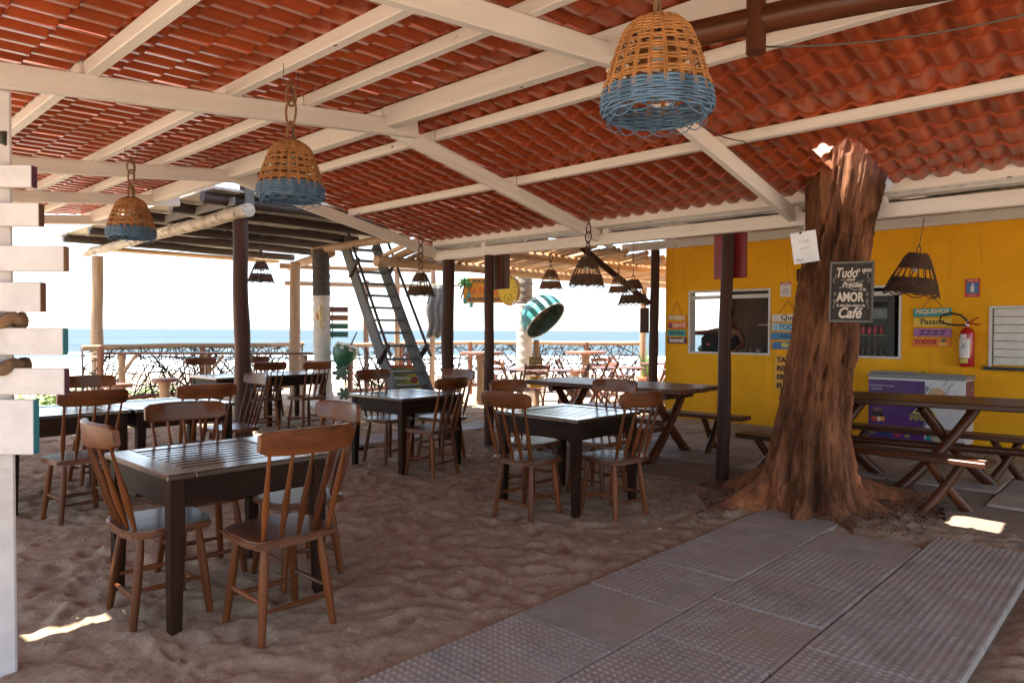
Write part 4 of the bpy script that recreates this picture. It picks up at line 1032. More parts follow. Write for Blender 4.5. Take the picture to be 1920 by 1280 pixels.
# ================================================================== HANGING LAMPS
def mix_weave(name, c1, c2, rough=.75):
    return wood(name, c1, c2, rough, axis=2, sc=22, var=.12, bmp=.5)
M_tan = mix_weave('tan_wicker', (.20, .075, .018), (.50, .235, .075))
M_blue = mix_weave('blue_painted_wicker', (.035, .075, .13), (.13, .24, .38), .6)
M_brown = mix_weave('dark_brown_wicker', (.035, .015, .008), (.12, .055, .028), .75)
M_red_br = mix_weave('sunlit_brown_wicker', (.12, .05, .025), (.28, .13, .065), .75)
M_bulb = plain('dull_bulb', (.6, .58, .52), .2, bmp=0)
def weave_ring(mb, rf, z, k, amp, rr, ph, n=None):
    n = n or k*4; pts = []
    for i in range(n):
        a = 2*PI*i/n; r = rf(z)+amp*math.cos(k*a/2*1.0+ph*PI)
        pts.append((r*math.cos(a), r*math.sin(a), z+rr*.3*math.sin(3*a+ph)))
    mb.tube(pts, rr, 4, closed=True, phase=.78)
def loop(t, c, rx, rz, tilt, mat, r=.006, name='rope_loop'):
    mb = MB(); q = Quaternion((0, 0, 1), tilt)
    mb.tube([Vector(c)+q @ Vector((rx*math.cos(a), .004*math.sin(2*a), rz*math.sin(a))) for a in [2*PI*i/18 for i in range(18)]], r, 6, closed=True)
    return mb.build(name, mat, t, smooth=True)
def basket_lamp(loc, label, hang):
    """two-tone wicker bell: tan above, blue rim below; origin at the rim"""
    t = thing('wicker_lamp', label, 'lamp', loc, 0, 'tan and blue wicker bell lamps')
    K = 22
    prof = [(0, .160), (.02, .184), (.05, .187), (.10, .177), (.165, .158), (.235, .134), (.29, .112), (.318, .085), (.34, .04)]
    rf = lambda z: float(np.interp(z, [p[0] for p in prof], [p[1] for p in prof]))
    mb = MB()
    for i in range(K):
        a = 2*PI*(i+.5)/K
        for da in (-.022, .022):
            mb.tube([(rf(z)*math.cos(a+da), rf(z)*math.sin(a+da), z) for z in (.06, .10, .15, .2, .25, .29, .315, .34)], .0042, 4)
    mb.build('stakes', M_tan, t, smooth=True, kind='stuff')
    mb = MB(); ph = 0
    for z0, k in ((.105, 4), (.146, 4), (.186, 4), (.224, 3)):
        for q in range(k): weave_ring(mb, rf, z0+q*.0058, K, .0042, .0039, ph); ph += 1
    for q in range(13): weave_ring(mb, rf, .252+q*.0060, K, .0040*(1-q/18), .0038, ph); ph += 1
    mb.build('tan_weave', M_tan, t, smooth=True, kind='stuff')
    mb = MB()
    for q in range(11): weave_ring(mb, rf, .008+q*.0078, K, .0045, .0049, ph); ph += 1
    mb.build('blue_weave', M_blue, t, smooth=True, kind='stuff')
    mb = MB()
    for i in range(K):
        a = 2*PI*i/K; mb.tube([(rf(z)*math.cos(a), rf(z)*math.sin(a), z) for z in (.0, .03, .06, .09)], .0036, 4)
    mb.build('blue_stakes', M_blue, t, smooth=True, kind='stuff')
    mb = MB()
    for i in range(15):
        a0 = 2*PI*i/15; pts = []
        for q in range(9):
            u = q/8; a = a0+(u-.5)*.85; z = .022-.042*math.sin(PI*u); r_ = rf(max(0, z))-.004+.012*math.sin(PI*u)
            pts.append((r_*math.cos(a), r_*math.sin(a), z))
        mb.tube(pts, .0022, 4)
    mb.build('scalloped_edge', M_blue, t, smooth=True, kind='stuff')
    mb = MB(); mb.ball((0, 0, .20), .032, 12); mb.lathe([(.016, .225), (.02, .23), (.02, .28), (0, .28)], 10); mb.build('bulb', M_bulb, t, smooth=True)
    z = .34; k = 0; top = hang-loc[2]
    while z < top-.06:
        h = min(.075 if k % 2 else .060, (top-z)/2); loop(t, (0, 0, z+h*.8), .030 if k % 2 == 0 else .042, h, k*1.35+.4, M_rope, .0075); z += h*1.55; k += 1
    mb = MB(); mb.tube([(.01, 0, .27), (.015, .01, .42), (.03, .0, .52), (.012, 0, top-.02), (.0, .0, top+.02)], .003, 6); mb.build('cord', M_wire, t)
    mb = MB(); mb.tube([(-.045, 0, top+.105), (-.048, 0, top+.015), (-.02, 0, top-.035), (.0, 0, top-.01), (0, 0, top-.05)], .0022, 5); mb.tube([(.045, 0, top+.105), (.048, 0, top+.01), (.02, 0, top-.03), (0, 0, top-.05)], .0022, 5); mb.build('hook', M_wire, t)
    return t
basket_lamp((2.10, 1.305, 2.125), 'big wicker lamp with blue rim in front of the tree, nearest the camera', 2.80)
basket_lamp((2.09, 3.71, 2.135), 'wicker lamp with blue rim above the nearest table, the middle one', 2.80)
basket_lamp((2.11, 6.31, 2.14), 'wicker lamp with blue rim farthest left, before the log deck', 2.80)
def cone_lamp(loc, D, label, hang, mat, tilt=(0, 0), seed=0):
    t = thing('basket_lamp', label, 'lamp', loc, seed, 'small dark basket lamps'); s = D/.30
    t.rotation_euler = (tilt[0], tilt[1], seed)
    K = 18; prof = [(0, .15), (.05, .135), (.10, .117), (.16, .092), (.215, .068), (.24, .052), (.25, .02)]
    rf = lambda z: float(np.interp(z/s, [p[0] for p in prof], [p[1] for p in prof]))*s
    mb = MB(); ph = 0
    for q in range(10): weave_ring(mb, rf, (.012+q*.0088)*s, K, .003*s, .0046*s, ph, 60); ph += 1
    mb.build('lower_band', mat, t, smooth=True, kind='stuff')
    mb = MB()
    for q in range(10): weave_ring(mb, rf, (.158+q*.0092)*s, K, .003*s, .0048*s, ph, 54); ph += 1
    mb.build('upper_band', mat, t, smooth=True, kind='stuff')
    mb = MB()
    for i in range(K):
        a = 2*PI*i/K; da = .12*(-1)**i; mb.tube([(rf(z*s)*math.cos(a+da*(z-.1)*12*(1 if .1 < z < .16 else 0)), rf(z*s)*math.sin(a+da*(z-.1)*12*(1 if .1 < z < .16 else 0)), z*s) for z in (.0, .05, .10, .13, .16, .21, .245)], .004*s, 4)
    for i in range(9):
        a = 2*PI*i/9; pts = [((.15*s+.004)*math.cos(a+(u-.5)*.7), (.15*s+.004)*math.sin(a+(u-.5)*.7), (.008-.022*math.sin(PI*u))*s) for u in [q/6 for q in range(7)]]; mb.tube(pts, .0042*s, 4)
    mb.build('stakes', mat, t, smooth=True, kind='stuff')
    mb = MB(); mb.ball((0, 0, .15*s), .026, 10); mb.build('bulb', M_bulb, t, smooth=True)
    top = hang-loc[2]; mb = MB(); hoop = [(.05*s*math.cos(a), 0, .235*s+.06*s*math.sin(a)) for a in [PI*i/8 for i in range(9)]]; mb.tube(hoop, .004, 5); mb.build('handle', M_brown, t)
    return t, top, s
def chain(t, s, top, rings, mat=None):
    z = .29*s
    for k in range(rings):
        h = .048; loop(t, (0, 0, z+h*.9), .030, h, k*1.5, mat or M_brown, .0055, 'chain_loop'); z += h*1.65
    mb = MB(); mb.tube([(0, 0, z-.01), (.004, 0, top)], .0032, 5); mb.build('cord', M_wire, t)
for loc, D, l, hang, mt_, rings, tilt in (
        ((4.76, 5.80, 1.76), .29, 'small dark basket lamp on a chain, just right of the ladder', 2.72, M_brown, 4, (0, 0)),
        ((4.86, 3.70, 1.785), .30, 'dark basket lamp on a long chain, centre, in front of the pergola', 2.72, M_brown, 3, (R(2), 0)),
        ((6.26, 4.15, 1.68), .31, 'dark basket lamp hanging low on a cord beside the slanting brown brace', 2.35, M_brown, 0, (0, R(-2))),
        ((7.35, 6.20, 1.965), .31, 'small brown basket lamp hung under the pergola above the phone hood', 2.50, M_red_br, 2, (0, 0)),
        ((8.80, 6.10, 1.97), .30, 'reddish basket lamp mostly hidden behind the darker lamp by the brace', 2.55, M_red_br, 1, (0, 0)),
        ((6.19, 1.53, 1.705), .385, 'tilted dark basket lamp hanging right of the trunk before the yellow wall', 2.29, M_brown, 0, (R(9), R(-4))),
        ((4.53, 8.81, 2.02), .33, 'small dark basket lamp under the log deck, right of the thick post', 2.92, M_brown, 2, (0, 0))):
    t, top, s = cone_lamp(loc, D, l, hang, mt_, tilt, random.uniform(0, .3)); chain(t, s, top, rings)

# ================================================================== SIGNPOST AT THE LEFT EDGE
sp0 = Vector((.69, 3.455, 0)); sgn = thing('signpost', 'white plank signpost seen from behind at the left edge', 'signpost', sp0, face_cam(sp0))
plank('post', (-.03, 0, -.08), (-.04, 0, 2.35), .11, .075, M_wpaint, sgn, up=(0, 1, 0), bev=.008)
ECOL = {'brown': wood('brown_board_edge', (.10, .04, .02), (.22, .09, .045), .6), 'teal': plain('teal_board_edge', (.03, .22, .27), .5), 'plum': plain('plum_board_edge', (.09, .025, .05), .5), 'wood': wood('bare_board_edge', (.16, .08, .04), (.34, .19, .10), .8)}
PXM = 2.90/FPX
for ya, yb, xr, ec, lab in ((322, 362, 79, 'plum', 'top'), (390, 432, 90, 'brown', ''), (467, 513, 128, 'wood', ''), (533, 587, 92, 'brown', ''), (616, 665, 126, 'teal', ''), (689, 737, 128, 'plum', ''), (746, 846, 80, 'teal', '')):
    z0, z1 = 1.4-(yb-616)*PXM, 1.4-(ya-616)*PXM; x1 = (xr-18)*PXM*1.16-.012; yb_ = -.055
    mb = MB(); mb.box(((x1-.40)/2, yb_, (z0+z1)/2), (x1+.40, .034, z1-z0), bev=.003); bd = mb.build('board', M_wpaint, sgn)
    bd.rotation_euler = (0, 0, R(-34)); 
    mb = MB(); mb.box((x1+.0008, yb_+.0, (z0+z1)/2), (.0016, .0335, z1-z0-.003)); e = mb.build('end_grain', ECOL[ec], bd)
    mb = MB(); mb.box(((x1-.40)/2, yb_+.018, (z0+z1)/2), (x1+.396, .0016, z1-z0-.004)); mb.build('painted_face', ECOL[ec], bd)
M_coil = wood('coarse_coir_rope', (.11, .06, .03), (.30, .18, .09), .95, sc=40, bmp=1.)
for z, rr_ in ((1.43, .075), (1.245, .088)):
    mb = MB(); mb.tube([(-.03+rr_*math.cos(a), .0+rr_*math.sin(a), z+.012*math.sin(5*a)) for a in [2*PI*i/26 for i in range(26)]], .026, 10, closed=True, jit=.08); mb.build('rope_wrap', M_coil, sgn, smooth=True)
o = rod('log_end', (.62, 4.05, 1.98+.33), (.86, 3.80, 1.98+.32), .03, wood('mossy_log', (.03, .03, .018), (.10, .09, .05), .8), n=10)
o.location = (.445, 3.67, 2.165); tag(o, 'short dark log end poking in at the left edge below the beams', 'log')

# ================================================================== ROUND DARK CROSS BEAM, CABLES
xb = thing('round_crossbeam', 'dark varnished round log beam with a short round stub, top right under the roof', 'beam', (3.2, 1, 2.74))
xo = Vector((3.2, 1, 2.74))
rod('log', Vector((2.86, 1.80, 2.735))-xo, Vector((3.62, -.9, 2.78))-xo, .058, M_picnic, xb, n=14, wob=.006, segs=10)
rod('stub', Vector((2.955, 1.345, 2.60))-xo, Vector((2.955, 1.345, 2.90))-xo, .042, M_picnic, xb, n=12)
def cable(name, pts, r, label, mat=None, sag=0.):
    P_ = [Vector(p) for p in pts]; out = []
    for a, b_ in zip(P_, P_[1:]):
        for q in range(8):
            u = q/8; out.append(a.lerp(b_, u)-Vector((0, 0, sag*4*u*(1-u))))
    out.append(P_[-1]); mb = MB(); mb.tube(out, r, 6); o = mb.build(name, mat or M_wire, None, smooth=True); tag(o, label, 'cable')
cable('cable', [(2.97, 1.36, 2.635), (3.55, .30, 2.70)], .004, 'grey cable sagging from the round dark beam to the upper right', plain('grey_cable', (.10, .09, .075), .7), .05)
cable('cable', [(3.9, 2.35, 2.86), (4.55, 2.15, 2.68), (4.80, 2.02, 2.72)], .0035, 'thin dark wire drooping along the rafter beside the big lamp', None, .06)
cable('cable', [(6.25, -.5, 2.52), (6.25, .9, 2.47), (6.25, 2.0, 2.45), (6.25, 3.6, 2.49), (6.25, 5, 2.5)], .006, 'dark cable running behind the white eave beam', None, .012)
mb = MB(); mb.tube([(6.2, .98+.07*math.cos(a), 2.49+.035*math.sin(a)) for a in [2*PI*i/16 for i in range(16)]], .006, 6, closed=True); o = mb.build('cable_coil', M_wire, None, smooth=True); tag(o, 'small coil of dark cable above the eave beam, far right', 'cable')

# ================================================================== SIGNS ON THE YELLOW WALL
def hanging_sign(y0, y1, z1, rows, label, peak, hgt=.105, gap=.028, off=.02):
    """vertical stack of painted boards on a cord; y0 left edge (larger Y), local x runs to the right"""
    wd = y0-y1; t = thing('hanging_sign', label, 'sign', (WX-off, (y0+y1)/2, z1), -PI/2)
    for s in (-1, 1):
        mb = MB(); mb.tube([(0, -.006, peak-z1), (s*wd*.30, -.006, -.01)], .004, 5); mb.build('cord', M_rope, t)
        mb = MB(); mb.tube([(s*wd*.36, 0, -.02), (s*wd*.36, 0, -len(rows)*(hgt+gap)+gap+.02)], .003, 5); mb.build('cord', M_rope, t)
    for i, (col, items) in enumerate(rows):
        z = -hgt/2-i*(hgt+gap); dx = random.uniform(-.008, .008)
        mb = MB(); mb.box((dx, 0, z), (wd, .018, hgt), bev=.003)
        bd = mb.build('board', plain('sign_board_%d_%d_%d' % tuple(int(c*100) for c in col), col, .45, dirt=[c*.6 for c in col], dirtamt=.68), t); bd.rotation_euler = (0, random.uniform(-.02, .02), 0)
        for s, size, x, dz, tc, kw in items:
            m_ = plain('sign_letter_%d_%d_%d' % tuple(int(c*100) for c in tc), tc, .5, bmp=0); text('lettering', s, size, (dx+x, -.0095, z+dz), m_, bd, .0015, **kw)
    return t
WH, BK = (.72, .68, .62), (.02, .018, .02)
B = dict(bold=.003)
hanging_sign(6.07, 5.735, 1.665, (((.70, .33, .02), (('AMADA', .085, 0, 0, WH, B),)), ((.72, .10, .035), (('@', .07, -.11, .0, (.12, .02, .10), B), ('GENTE', .082, .035, 0, (.75, .55, .45), B))),
             ((.03, .36, .32), (('Ganhe', .095, 0, .005, (.01, .06, .09), dict(bold=.003, shear=.2)),)), ((.12, .015, .06), (('houve!', .095, 0, .005, WH, dict(bold=.004)),))), 'four hanging boards left of the first window, the lowest reading houve!', 1.875, .10, .022)
hanging_sign(4.335, 3.86, 1.65, (((.66, .63, .58), (('Que', .10, .0, .005, BK, dict(bold=.002, sx=1.2)),)), ((.30, .55, .68), ((':', .07, -.17, 0, (.02, .08, .2), B), ('TODO', .095, .01, 0, (.01, .12, .30), B))),
             ((.03, .19, .42), (('Amor', .09, 0, .005, (.01, .07, .22), B),)), ((.02, .13, .36), (('SEJA', .07, -.04, .005, (.70, .62, .05), B),))), 'white and blue hanging boards between the first window and the trunk', 1.845, .105, .027)
s3 = hanging_sign(2.475, 2.055, 1.705, (((.02, .33, .34), (('PEQUENOS', .072, 0, .01, (.72, .58, .42), dict(bold=.003)),)), ((.72, .50, .06), (('Passos', .10, 0, .008, BK, dict(bold=.002)),)),
             ((.33, .13, .36), ()), ((.74, .20, .03), (('TODOS', .072, -.07, .008, (.42, .02, .02), dict(bold=.005)), ('DIAS', .042, .125, -.02, (.70, .55, .08), B)))), 'colourful hanging boards reading Pequenos Passos above the freezer', 1.86, .105, .022)
fb = [c for c in s3.children if c.name.startswith('board')][2]
z = -.0525-2*.127; M_ft = plain('dark_footprint', (.03, .015, .04), .6)
for i in range(4):
    for s in (-1, 1):
        mb = MB(); mb.ball((-.115+i*.075+s*.006, -.0100, z+s*.018), (.026, .002, .0085), 10); mb.ball((-.09+i*.075+s*.006, -.0100, z+s*.018+.004), (.010, .002, .009), 8); mb.build('footprint', M_ft, fb, smooth=True)
fb = [c for c in s3.children if c.name.startswith('board')][3]
z = -.0525-3*.127; mb = MB(); mb.ball((.125, -.0100, z+.03), (.026, .0025, .018), 12); mb.build('green_emblem', plain('green_emblem_paint', (.02, .16, .08), .5), fb, smooth=True)
# cut-letter plaque below
t = thing('letter_plaque', 'yellow board with brown block letters half hidden by the trunk', 'sign', (WX-.012, 4.08, .80), -PI/2)
mb = MB(); mb.box((0, 0, 0), (.42, .02, .52), bev=.004); mb.build('board', plain('yellow_plaque', (.76, .38, .02), .5), t)
M_brl = plain('brown_letters', (.07, .028, .015), .5)
for i, s in enumerate(('TAPE', 'REB', 'ERA', 'EU')): text('lettering', s, .10, (-.17, -.012, .19-i*.125), M_brl, t, .003, align='LEFT', bold=.006)
def small_poster(y, z, wd, ht, label, body, head, cat='sign'):
    t = thing('safety_sign', label, cat, (WX-.008, y, z), -PI/2)
    mb = MB(); mb.box((0, 0, 0), (wd, .006, ht)); mb.build('sheet', body, t)
    return t
t = small_poster(4.14, 2.01, .155, .21, 'small white notice with a red header above the blue boards', plain('white_notice_sheet', (.66, .64, .62), .4), None)
mb = MB(); mb.box((0, -.0035, .088), (.155, .002, .034)); mb.build('header', plain('red_header', (.45, .03, .03), .4), t); text('lettering', 'PROIBIDO', .024, (0, -.0055, .088), M_chalk, t, .0006, bold=.0006)
mb = MB(); mb.tube([(.04*math.cos(a), -.004, -.02+.026*math.sin(a)) for a in [2*PI*i/20 for i in range(20)]], .004, 5, closed=True); mb.tube([(-.045, -.0045, -.02), (.045, -.0045, -.02)], .004, 5); mb.build('ring_mark', plain('pale_red_print', (.5, .2, .2), .5), t)
text('lettering', 'FUMAR', .02, (0, -.0045, .045), M_ftxt, t, .0006); text('lettering', 'neste local', .016, (0, -.0045, -.075), M_ftxt, t, .0006)
t = small_poster(1.84, 1.945, .155, .225, 'red and blue fire extinguisher poster above the extinguisher', plain('red_poster', (.48, .02, .02), .35), None)
mb = MB(); mb.box((0, -.0035, -.0), (.125, .002, .13)); mb.build('blue_field', plain('blue_poster_field', (.03, .16, .42), .35), t)
M_pw = plain('poster_white', (.7, .7, .7), .4, bmp=0)
mb = MB(); mb.prism([(-.02, -.05), (.02, -.05), (.02, .02), (.008, .03), (.008, .045), (.022, .045), (.022, .052), (-.008, .052), (-.008, .03), (-.02, .02)], .0035, .006, Matrix.Rotation(PI/2, 4, 'X')); mb.build('extinguisher_symbol', M_pw, t)
text('lettering', 'EXTINTOR', .022, (0, -.004, .09), M_pw, t, .0006, bold=.0005); text('lettering', 'CLASSE ABC', .017, (0, -.004, -.09), M_pw, t, .0006)
# fire extinguisher
ex = thing('fire_extinguisher', 'red fire extinguisher with white label on the yellow wall', 'fire extinguisher', (WX-.105, 1.87, .985), -PI/2)
M_fire = plain('red_enamel', (.42, .012, .012), .25, coat=.5, bmp=.03)
mb = MB(); mb.lathe([(.0, .0), (.074, .0), (.08, .012), (.08, .40), (.072, .435), (.045, .465), (.026, .475), (.024, .50), (0, .50)], 24); mb.build('cylinder', M_fire, ex, smooth=True, angle=40)
def lab(z0, z1, a0, a1, mat, r=.0812, nm='label_sheet'):
    mb = MB(); k = 10; A_ = [a0+(a1-a0)*i/k for i in range(k+1)]
    for a, b_ in zip(A_, A_[1:]): mb.face([(r*math.sin(a), -r*math.cos(a), z0), (r*math.sin(b_), -r*math.cos(b_), z0), (r*math.sin(b_), -r*math.cos(b_), z1), (r*math.sin(a), -r*math.cos(a), z1)])
    return mb.build(nm, mat, ex, smooth=True)
lab(.11, .345, -1.25, .55, plain('white_label_sheet', (.72, .71, .72), .4, bmp=0)); lab(.045, .105, -1.0, .3, plain('yellow_label_sheet', (.62, .50, .10), .4, bmp=0)); lab(.35, .395, -.9, .1, plain('silver_label_sheet', (.62, .62, .62), .3, bmp=0))
M_ink = plain('label_ink', (.12, .12, .16), .5, bmp=0)
for i, (s, q) in enumerate((('EXTINTOR DE INCÊNDIO', .014), ('PÓ ABC  4 KG', .014), ('1 retire o pino', .012), ('2 aperte o gatilho', .012), ('dirija o jato à base do fogo', .011), ('manter pressurizado', .011))): text('lettering', s, q, (-.028, -.0835, .325-i*.034), M_ink, ex, .0003, rot=(PI/2, 0, R(-19)))
mb = MB(); mb.tube([(-.03, -.083, .27), (-.02, -.084, .25), (-.035, -.083, .23)], .006, 6); mb.build('blue_mark', plain('blue_label_mark', (.03, .1, .4), .4), ex)
mb = MB(); mb.box((0, 0, .515), (.04, .04, .05), bev=.006); mb.lathe([(.014, .54), (.018, .55), (.012, .58), (0, .58)], 10); mb.build('valve', plain('steel_valve', (.5, .5, .5), .3, .8), ex)
mb = MB(); mb.tube([(.0, -.02, .53), (.05, -.02, .555), (.12, -.015, .60)], .009, 6); mb.tube([(.0, -.02, .52), (.06, -.02, .525), (.135, -.02, .505)], .009, 6); mb.build('handle', M_fire, ex)
mb = MB(); mb.tube([(.0, -.02, .56), (-.06, -.035, .625), (-.17, -.05, .655), (-.27, -.05, .62), (-.285, -.045, .56), (-.2, -.04, .515), (-.09, -.03, .505), (-.02, -.02, .505)], .012, 8); mb.build('hose', plain('black_rubber_hose', (.02, .012, .01), .45), ex, smooth=True)
rod('wall_hook', (0, .02, .49), (0, .105, .49), .008, M_wire, ex)
# dark planks on the wall behind the trunk
t = thing('plank_sign', 'dark stained planks fixed to the wall, peeking out left of the trunk', 'sign', (WX-.03, 3.86, 2.0), -PI/2)
for z0, z1, dx in ((.12, .29, -.11), (-.07, .07, -.07), (-.36, -.11, -.13)): plank('plank', (dx, 0, (z0+z1)/2), (dx+.5, 0, (z0+z1)/2), z1-z0, .025, M_post, t, up=(0, 1, 0))

# ================================================================== INSIDE THE SNACK BAR
def bottle(name, x, y, z, r, h, col, label, grp):
    mb = MB(); mb.lathe([(0, 0), (r, 0), (r, h*.55), (r*.4, h*.72), (r*.36, h), (0, h)], 9); o = mb.build(name, plain('bottle_%d_%d' % (int(col[0]*99), int(col[1]*99)), col, .15, bmp=0), None, smooth=True, angle=40); o.location = (x, y, z); tag(o, label, 'bottle', grp)
for i in range(9):
    bottle('bottle', 12.08+random.uniform(-.04, .04), 4.72+i*.062, 1.53, random.uniform(.022, .032), random.uniform(.22, .32), random.choice(((.02, .03, .015), (.06, .03, .01), (.02, .02, .02), (.10, .05, .02))), 'dark bottle standing in a row on the shelf inside the window', 'bottles on the shelf inside the window')
for i in range(6):
    mb = MB(); x, y = 12.02+random.uniform(-.03, .03), 4.78+i*.075; mb.lathe([(.022, 0), (.004, .006), (.003, .05), (.02, .075), (.026, .11), (.022, .13)], 10); o = mb.build('wine_glass', plain('smoky_glass', (.09, .09, .095), .08, bmp=0), None, smooth=True); o.rotation_euler = (PI, 0, 0); o.location = (x, y, 2.0); tag(o, 'upturned glass hanging over the bottles inside the window', 'glass', 'glasses hung inside the window')
mb = MB(); mb.box((12.04, 5.0, 2.008), (.12, .55, .014)); o = mb.build('glass_rack', M_black); tag(o, 'dark rack holding upturned glasses inside the window', 'rack')
for i, (y, c) in enumerate(((4.62, (.05, .05, .05)), (4.70, (.30, .30, .32)), (4.80, (.16, .10, .08)), (4.90, (.05, .05, .05)), (4.50, (.3, .22, .18)))):
    mb = MB(); mb.lathe([(.025, 0), (.034, .085), (.034, .09), (.03, .09), (.022, .01), (0, .008)], 14); o = mb.build('cup', plain('cup_%d' % int(c[0]*100), c, .3, bmp=0), None, smooth=True, angle=40); o.location = (10.50+.03*(i % 2), y, 1.036)
    tag(o, ('black cup on the counter beside the window post', 'steel cup on the counter inside the window', 'brown cup on the counter inside the window', 'small black cup next to the person behind the counter', 'pinkish cup at the right end of the counter')[i], 'cup')
spk = thing('loudspeaker', 'black rounded loudspeaker with a small red badge in the window', 'speaker', (10.42, 5.42, 1.036), -PI/2+R(8))
mb = MB(); mb.box((0, 0, .155), (.31, .22, .31), bev=.05); mb.build('body', plain('black_speaker_cloth', (.012, .013, .016), .8, sc=120, bmp=.6), spk, smooth=True)
mb = MB(); mb.box((-.02, -.1125, .16), (.04, .004, .03)); mb.build('badge', plain('red_badge', (.55, .05, .03), .4), spk)
mb = MB(); mb.tube([(-.10, 0, .30), (-.09, 0, .345), (.09, 0, .345), (.10, 0, .30)], .014, 8); mb.build('handle', M_black, spk)
pl2 = thing('potted_succulent', 'tiny plant in a woven pot at the left end of the window counter', 'plant', (10.40, 5.60, 1.036))
mb = MB(); mb.lathe([(.03, 0), (.045, .07), (.04, .075), (0, .07)], 12); mb.build('pot', M_red_br, pl2, smooth=True)
mb = MB()
for k in range(26):
    a = random.uniform(0, 6.28); r_ = random.uniform(.01, .06); z_ = random.uniform(.07, .13); mb.ball((r_*math.cos(a), r_*math.sin(a), z_), (.015, .015, .01), 6)
mb.build('leaves', plain('pinkish_green_leaf', (.16, .16, .06), .5), pl2, smooth=True, kind='stuff')
# person behind the counter, leaning on the loudspeaker
def skin_body(name, verts, edges, radii, mat, parent, root=0, levels=2):
    me = bpy.data.meshes.new(name); me.from_pydata(verts, edges, [])
    o = link(name, me, mat, parent); sk = o.modifiers.new('skin', 'SKIN'); 
    for i, r_ in enumerate(radii):
        d = me.skin_vertices[0].data[i]; d.radius = (r_, r_) if not hasattr(r_, '__len__') else r_
    me.skin_vertices[0].data[root].use_root = True
    ss = o.modifiers.new('sub', 'SUBSURF'); ss.levels = levels; ss.render_levels = levels; sk.use_smooth_shade = True
    return o
per_ = thing('person', 'person with bare arms behind the window counter, one arm resting on the loudspeaker', 'person', (10.88, 5.34, 0), -PI/2)
M_skin = plain('brown_skin', (.20, .095, .055), .5, sc=20, vary=.08, bmp=.05)
# local x to the right as seen from the terrace, -y toward the terrace
pv = [(0, 0, .92), (0, -.01, 1.10), (0, -.03, 1.28), (0, -.04, 1.40), (-.005, -.06, 1.49), (-.01, -.085, 1.58), (-.01, -.10, 1.68),
      (-.18, -.05, 1.405), (-.31, -.22, 1.375), (-.44, -.40, 1.375), (-.50, -.46, 1.372),
      (.18, -.04, 1.39), (.235, -.02, 1.20), (.20, -.22, 1.09), (.17, -.30, 1.075),
      (-.09, 0, .84), (-.10, -.01, .47), (-.10, .02, .06), (-.10, -.11, .03), (.09, 0, .84), (.10, -.01, .47), (.10, .02, .06), (.10, -.11, .03)]
pe = [(0, 1), (1, 2), (2, 3), (3, 4), (4, 5), (5, 6), (3, 7), (7, 8), (8, 9), (9, 10), (3, 11), (11, 12), (12, 13), (13, 14), (0, 15), (15, 16), (16, 17), (17, 18), (0, 19), (19, 20), (20, 21), (21, 22)]
pr_ = [(.14, .10), (.135, .10), (.15, .105), (.12, .085), .052, (.078, .088), (.074, .085), .062, .045, .034, .03, .062, .046, .035, .03, .085, .058, .042, .035, .085, .058, .042, .035]
skin_body('body', pv, pe, pr_, M_skin, per_)
for bx, by, bz, dx_, dy_ in ((-.50, -.46, 1.372, -.72, -.66), (.17, -.30, 1.075, -.2, -.98)):      # fingers of both hands
    d_ = Vector((dx_, dy_, 0)).normalized(); s_ = Vector((-d_.y, d_.x, 0)); b0 = Vector((bx, by, bz))
    mb = MB(); mb.ball(tuple(b0+d_*.045+Vector((0, 0, -.002))), (.042, .042, .018), 10)
    for f_ in range(4):
        q0 = b0+d_*.07+s_*((f_-1.5)*.019); ln_ = (.062, .075, .070, .052)[f_]; mb.tube([q0, q0+d_*ln_*.5+Vector((0, 0, .004)), q0+d_*ln_+Vector((0, 0, -.012))], [.0095, .009, .007], 7)
    mb.tube([b0+d_*.02+s_*.035, b0+d_*.055+s_*.055, b0+d_*.08+s_*.055], [.011, .0105, .008], 7); mb.build('hand', M_skin, per_, smooth=True)
M_hair = plain('black_hair', (.012, .010, .010), .6)
mb = MB(); mb.ball((-.01, -.075, 1.705), (.092, .105, .085), 16); mb.build('hair', M_hair, per_, smooth=True)
mb = MB()
for s in (-1, 1): mb.ball((-.01+s*.031, -.172, 1.655), (.011, .006, .006), 8)
mb.build('eyes', plain('dark_eye', (.02, .015, .012), .2, bmp=0), per_, smooth=True)
mb = MB(); mb.ball((-.01, -.186, 1.628), (.013, .016, .022), 8); mb.build('nose', M_skin, per_, smooth=True)
mb = MB(); mb.ball((-.01, -.172, 1.592), (.024, .007, .007), 8); mb.build('mouth', plain('lip', (.22, .08, .06), .5, bmp=0), per_, smooth=True)
mb = MB(); mb.lathe([(.168, .90), (.152, 1.05), (.166, 1.22), (.155, 1.33), (.12, 1.37)], 20, M=Matrix.Diagonal((1, .74, 1, 1)) @ Matrix.Translation((0, -.02, 0))); mb.build('sleeveless_top', plain('dark_vest', (.03, .03, .035), .85), per_, smooth=True)
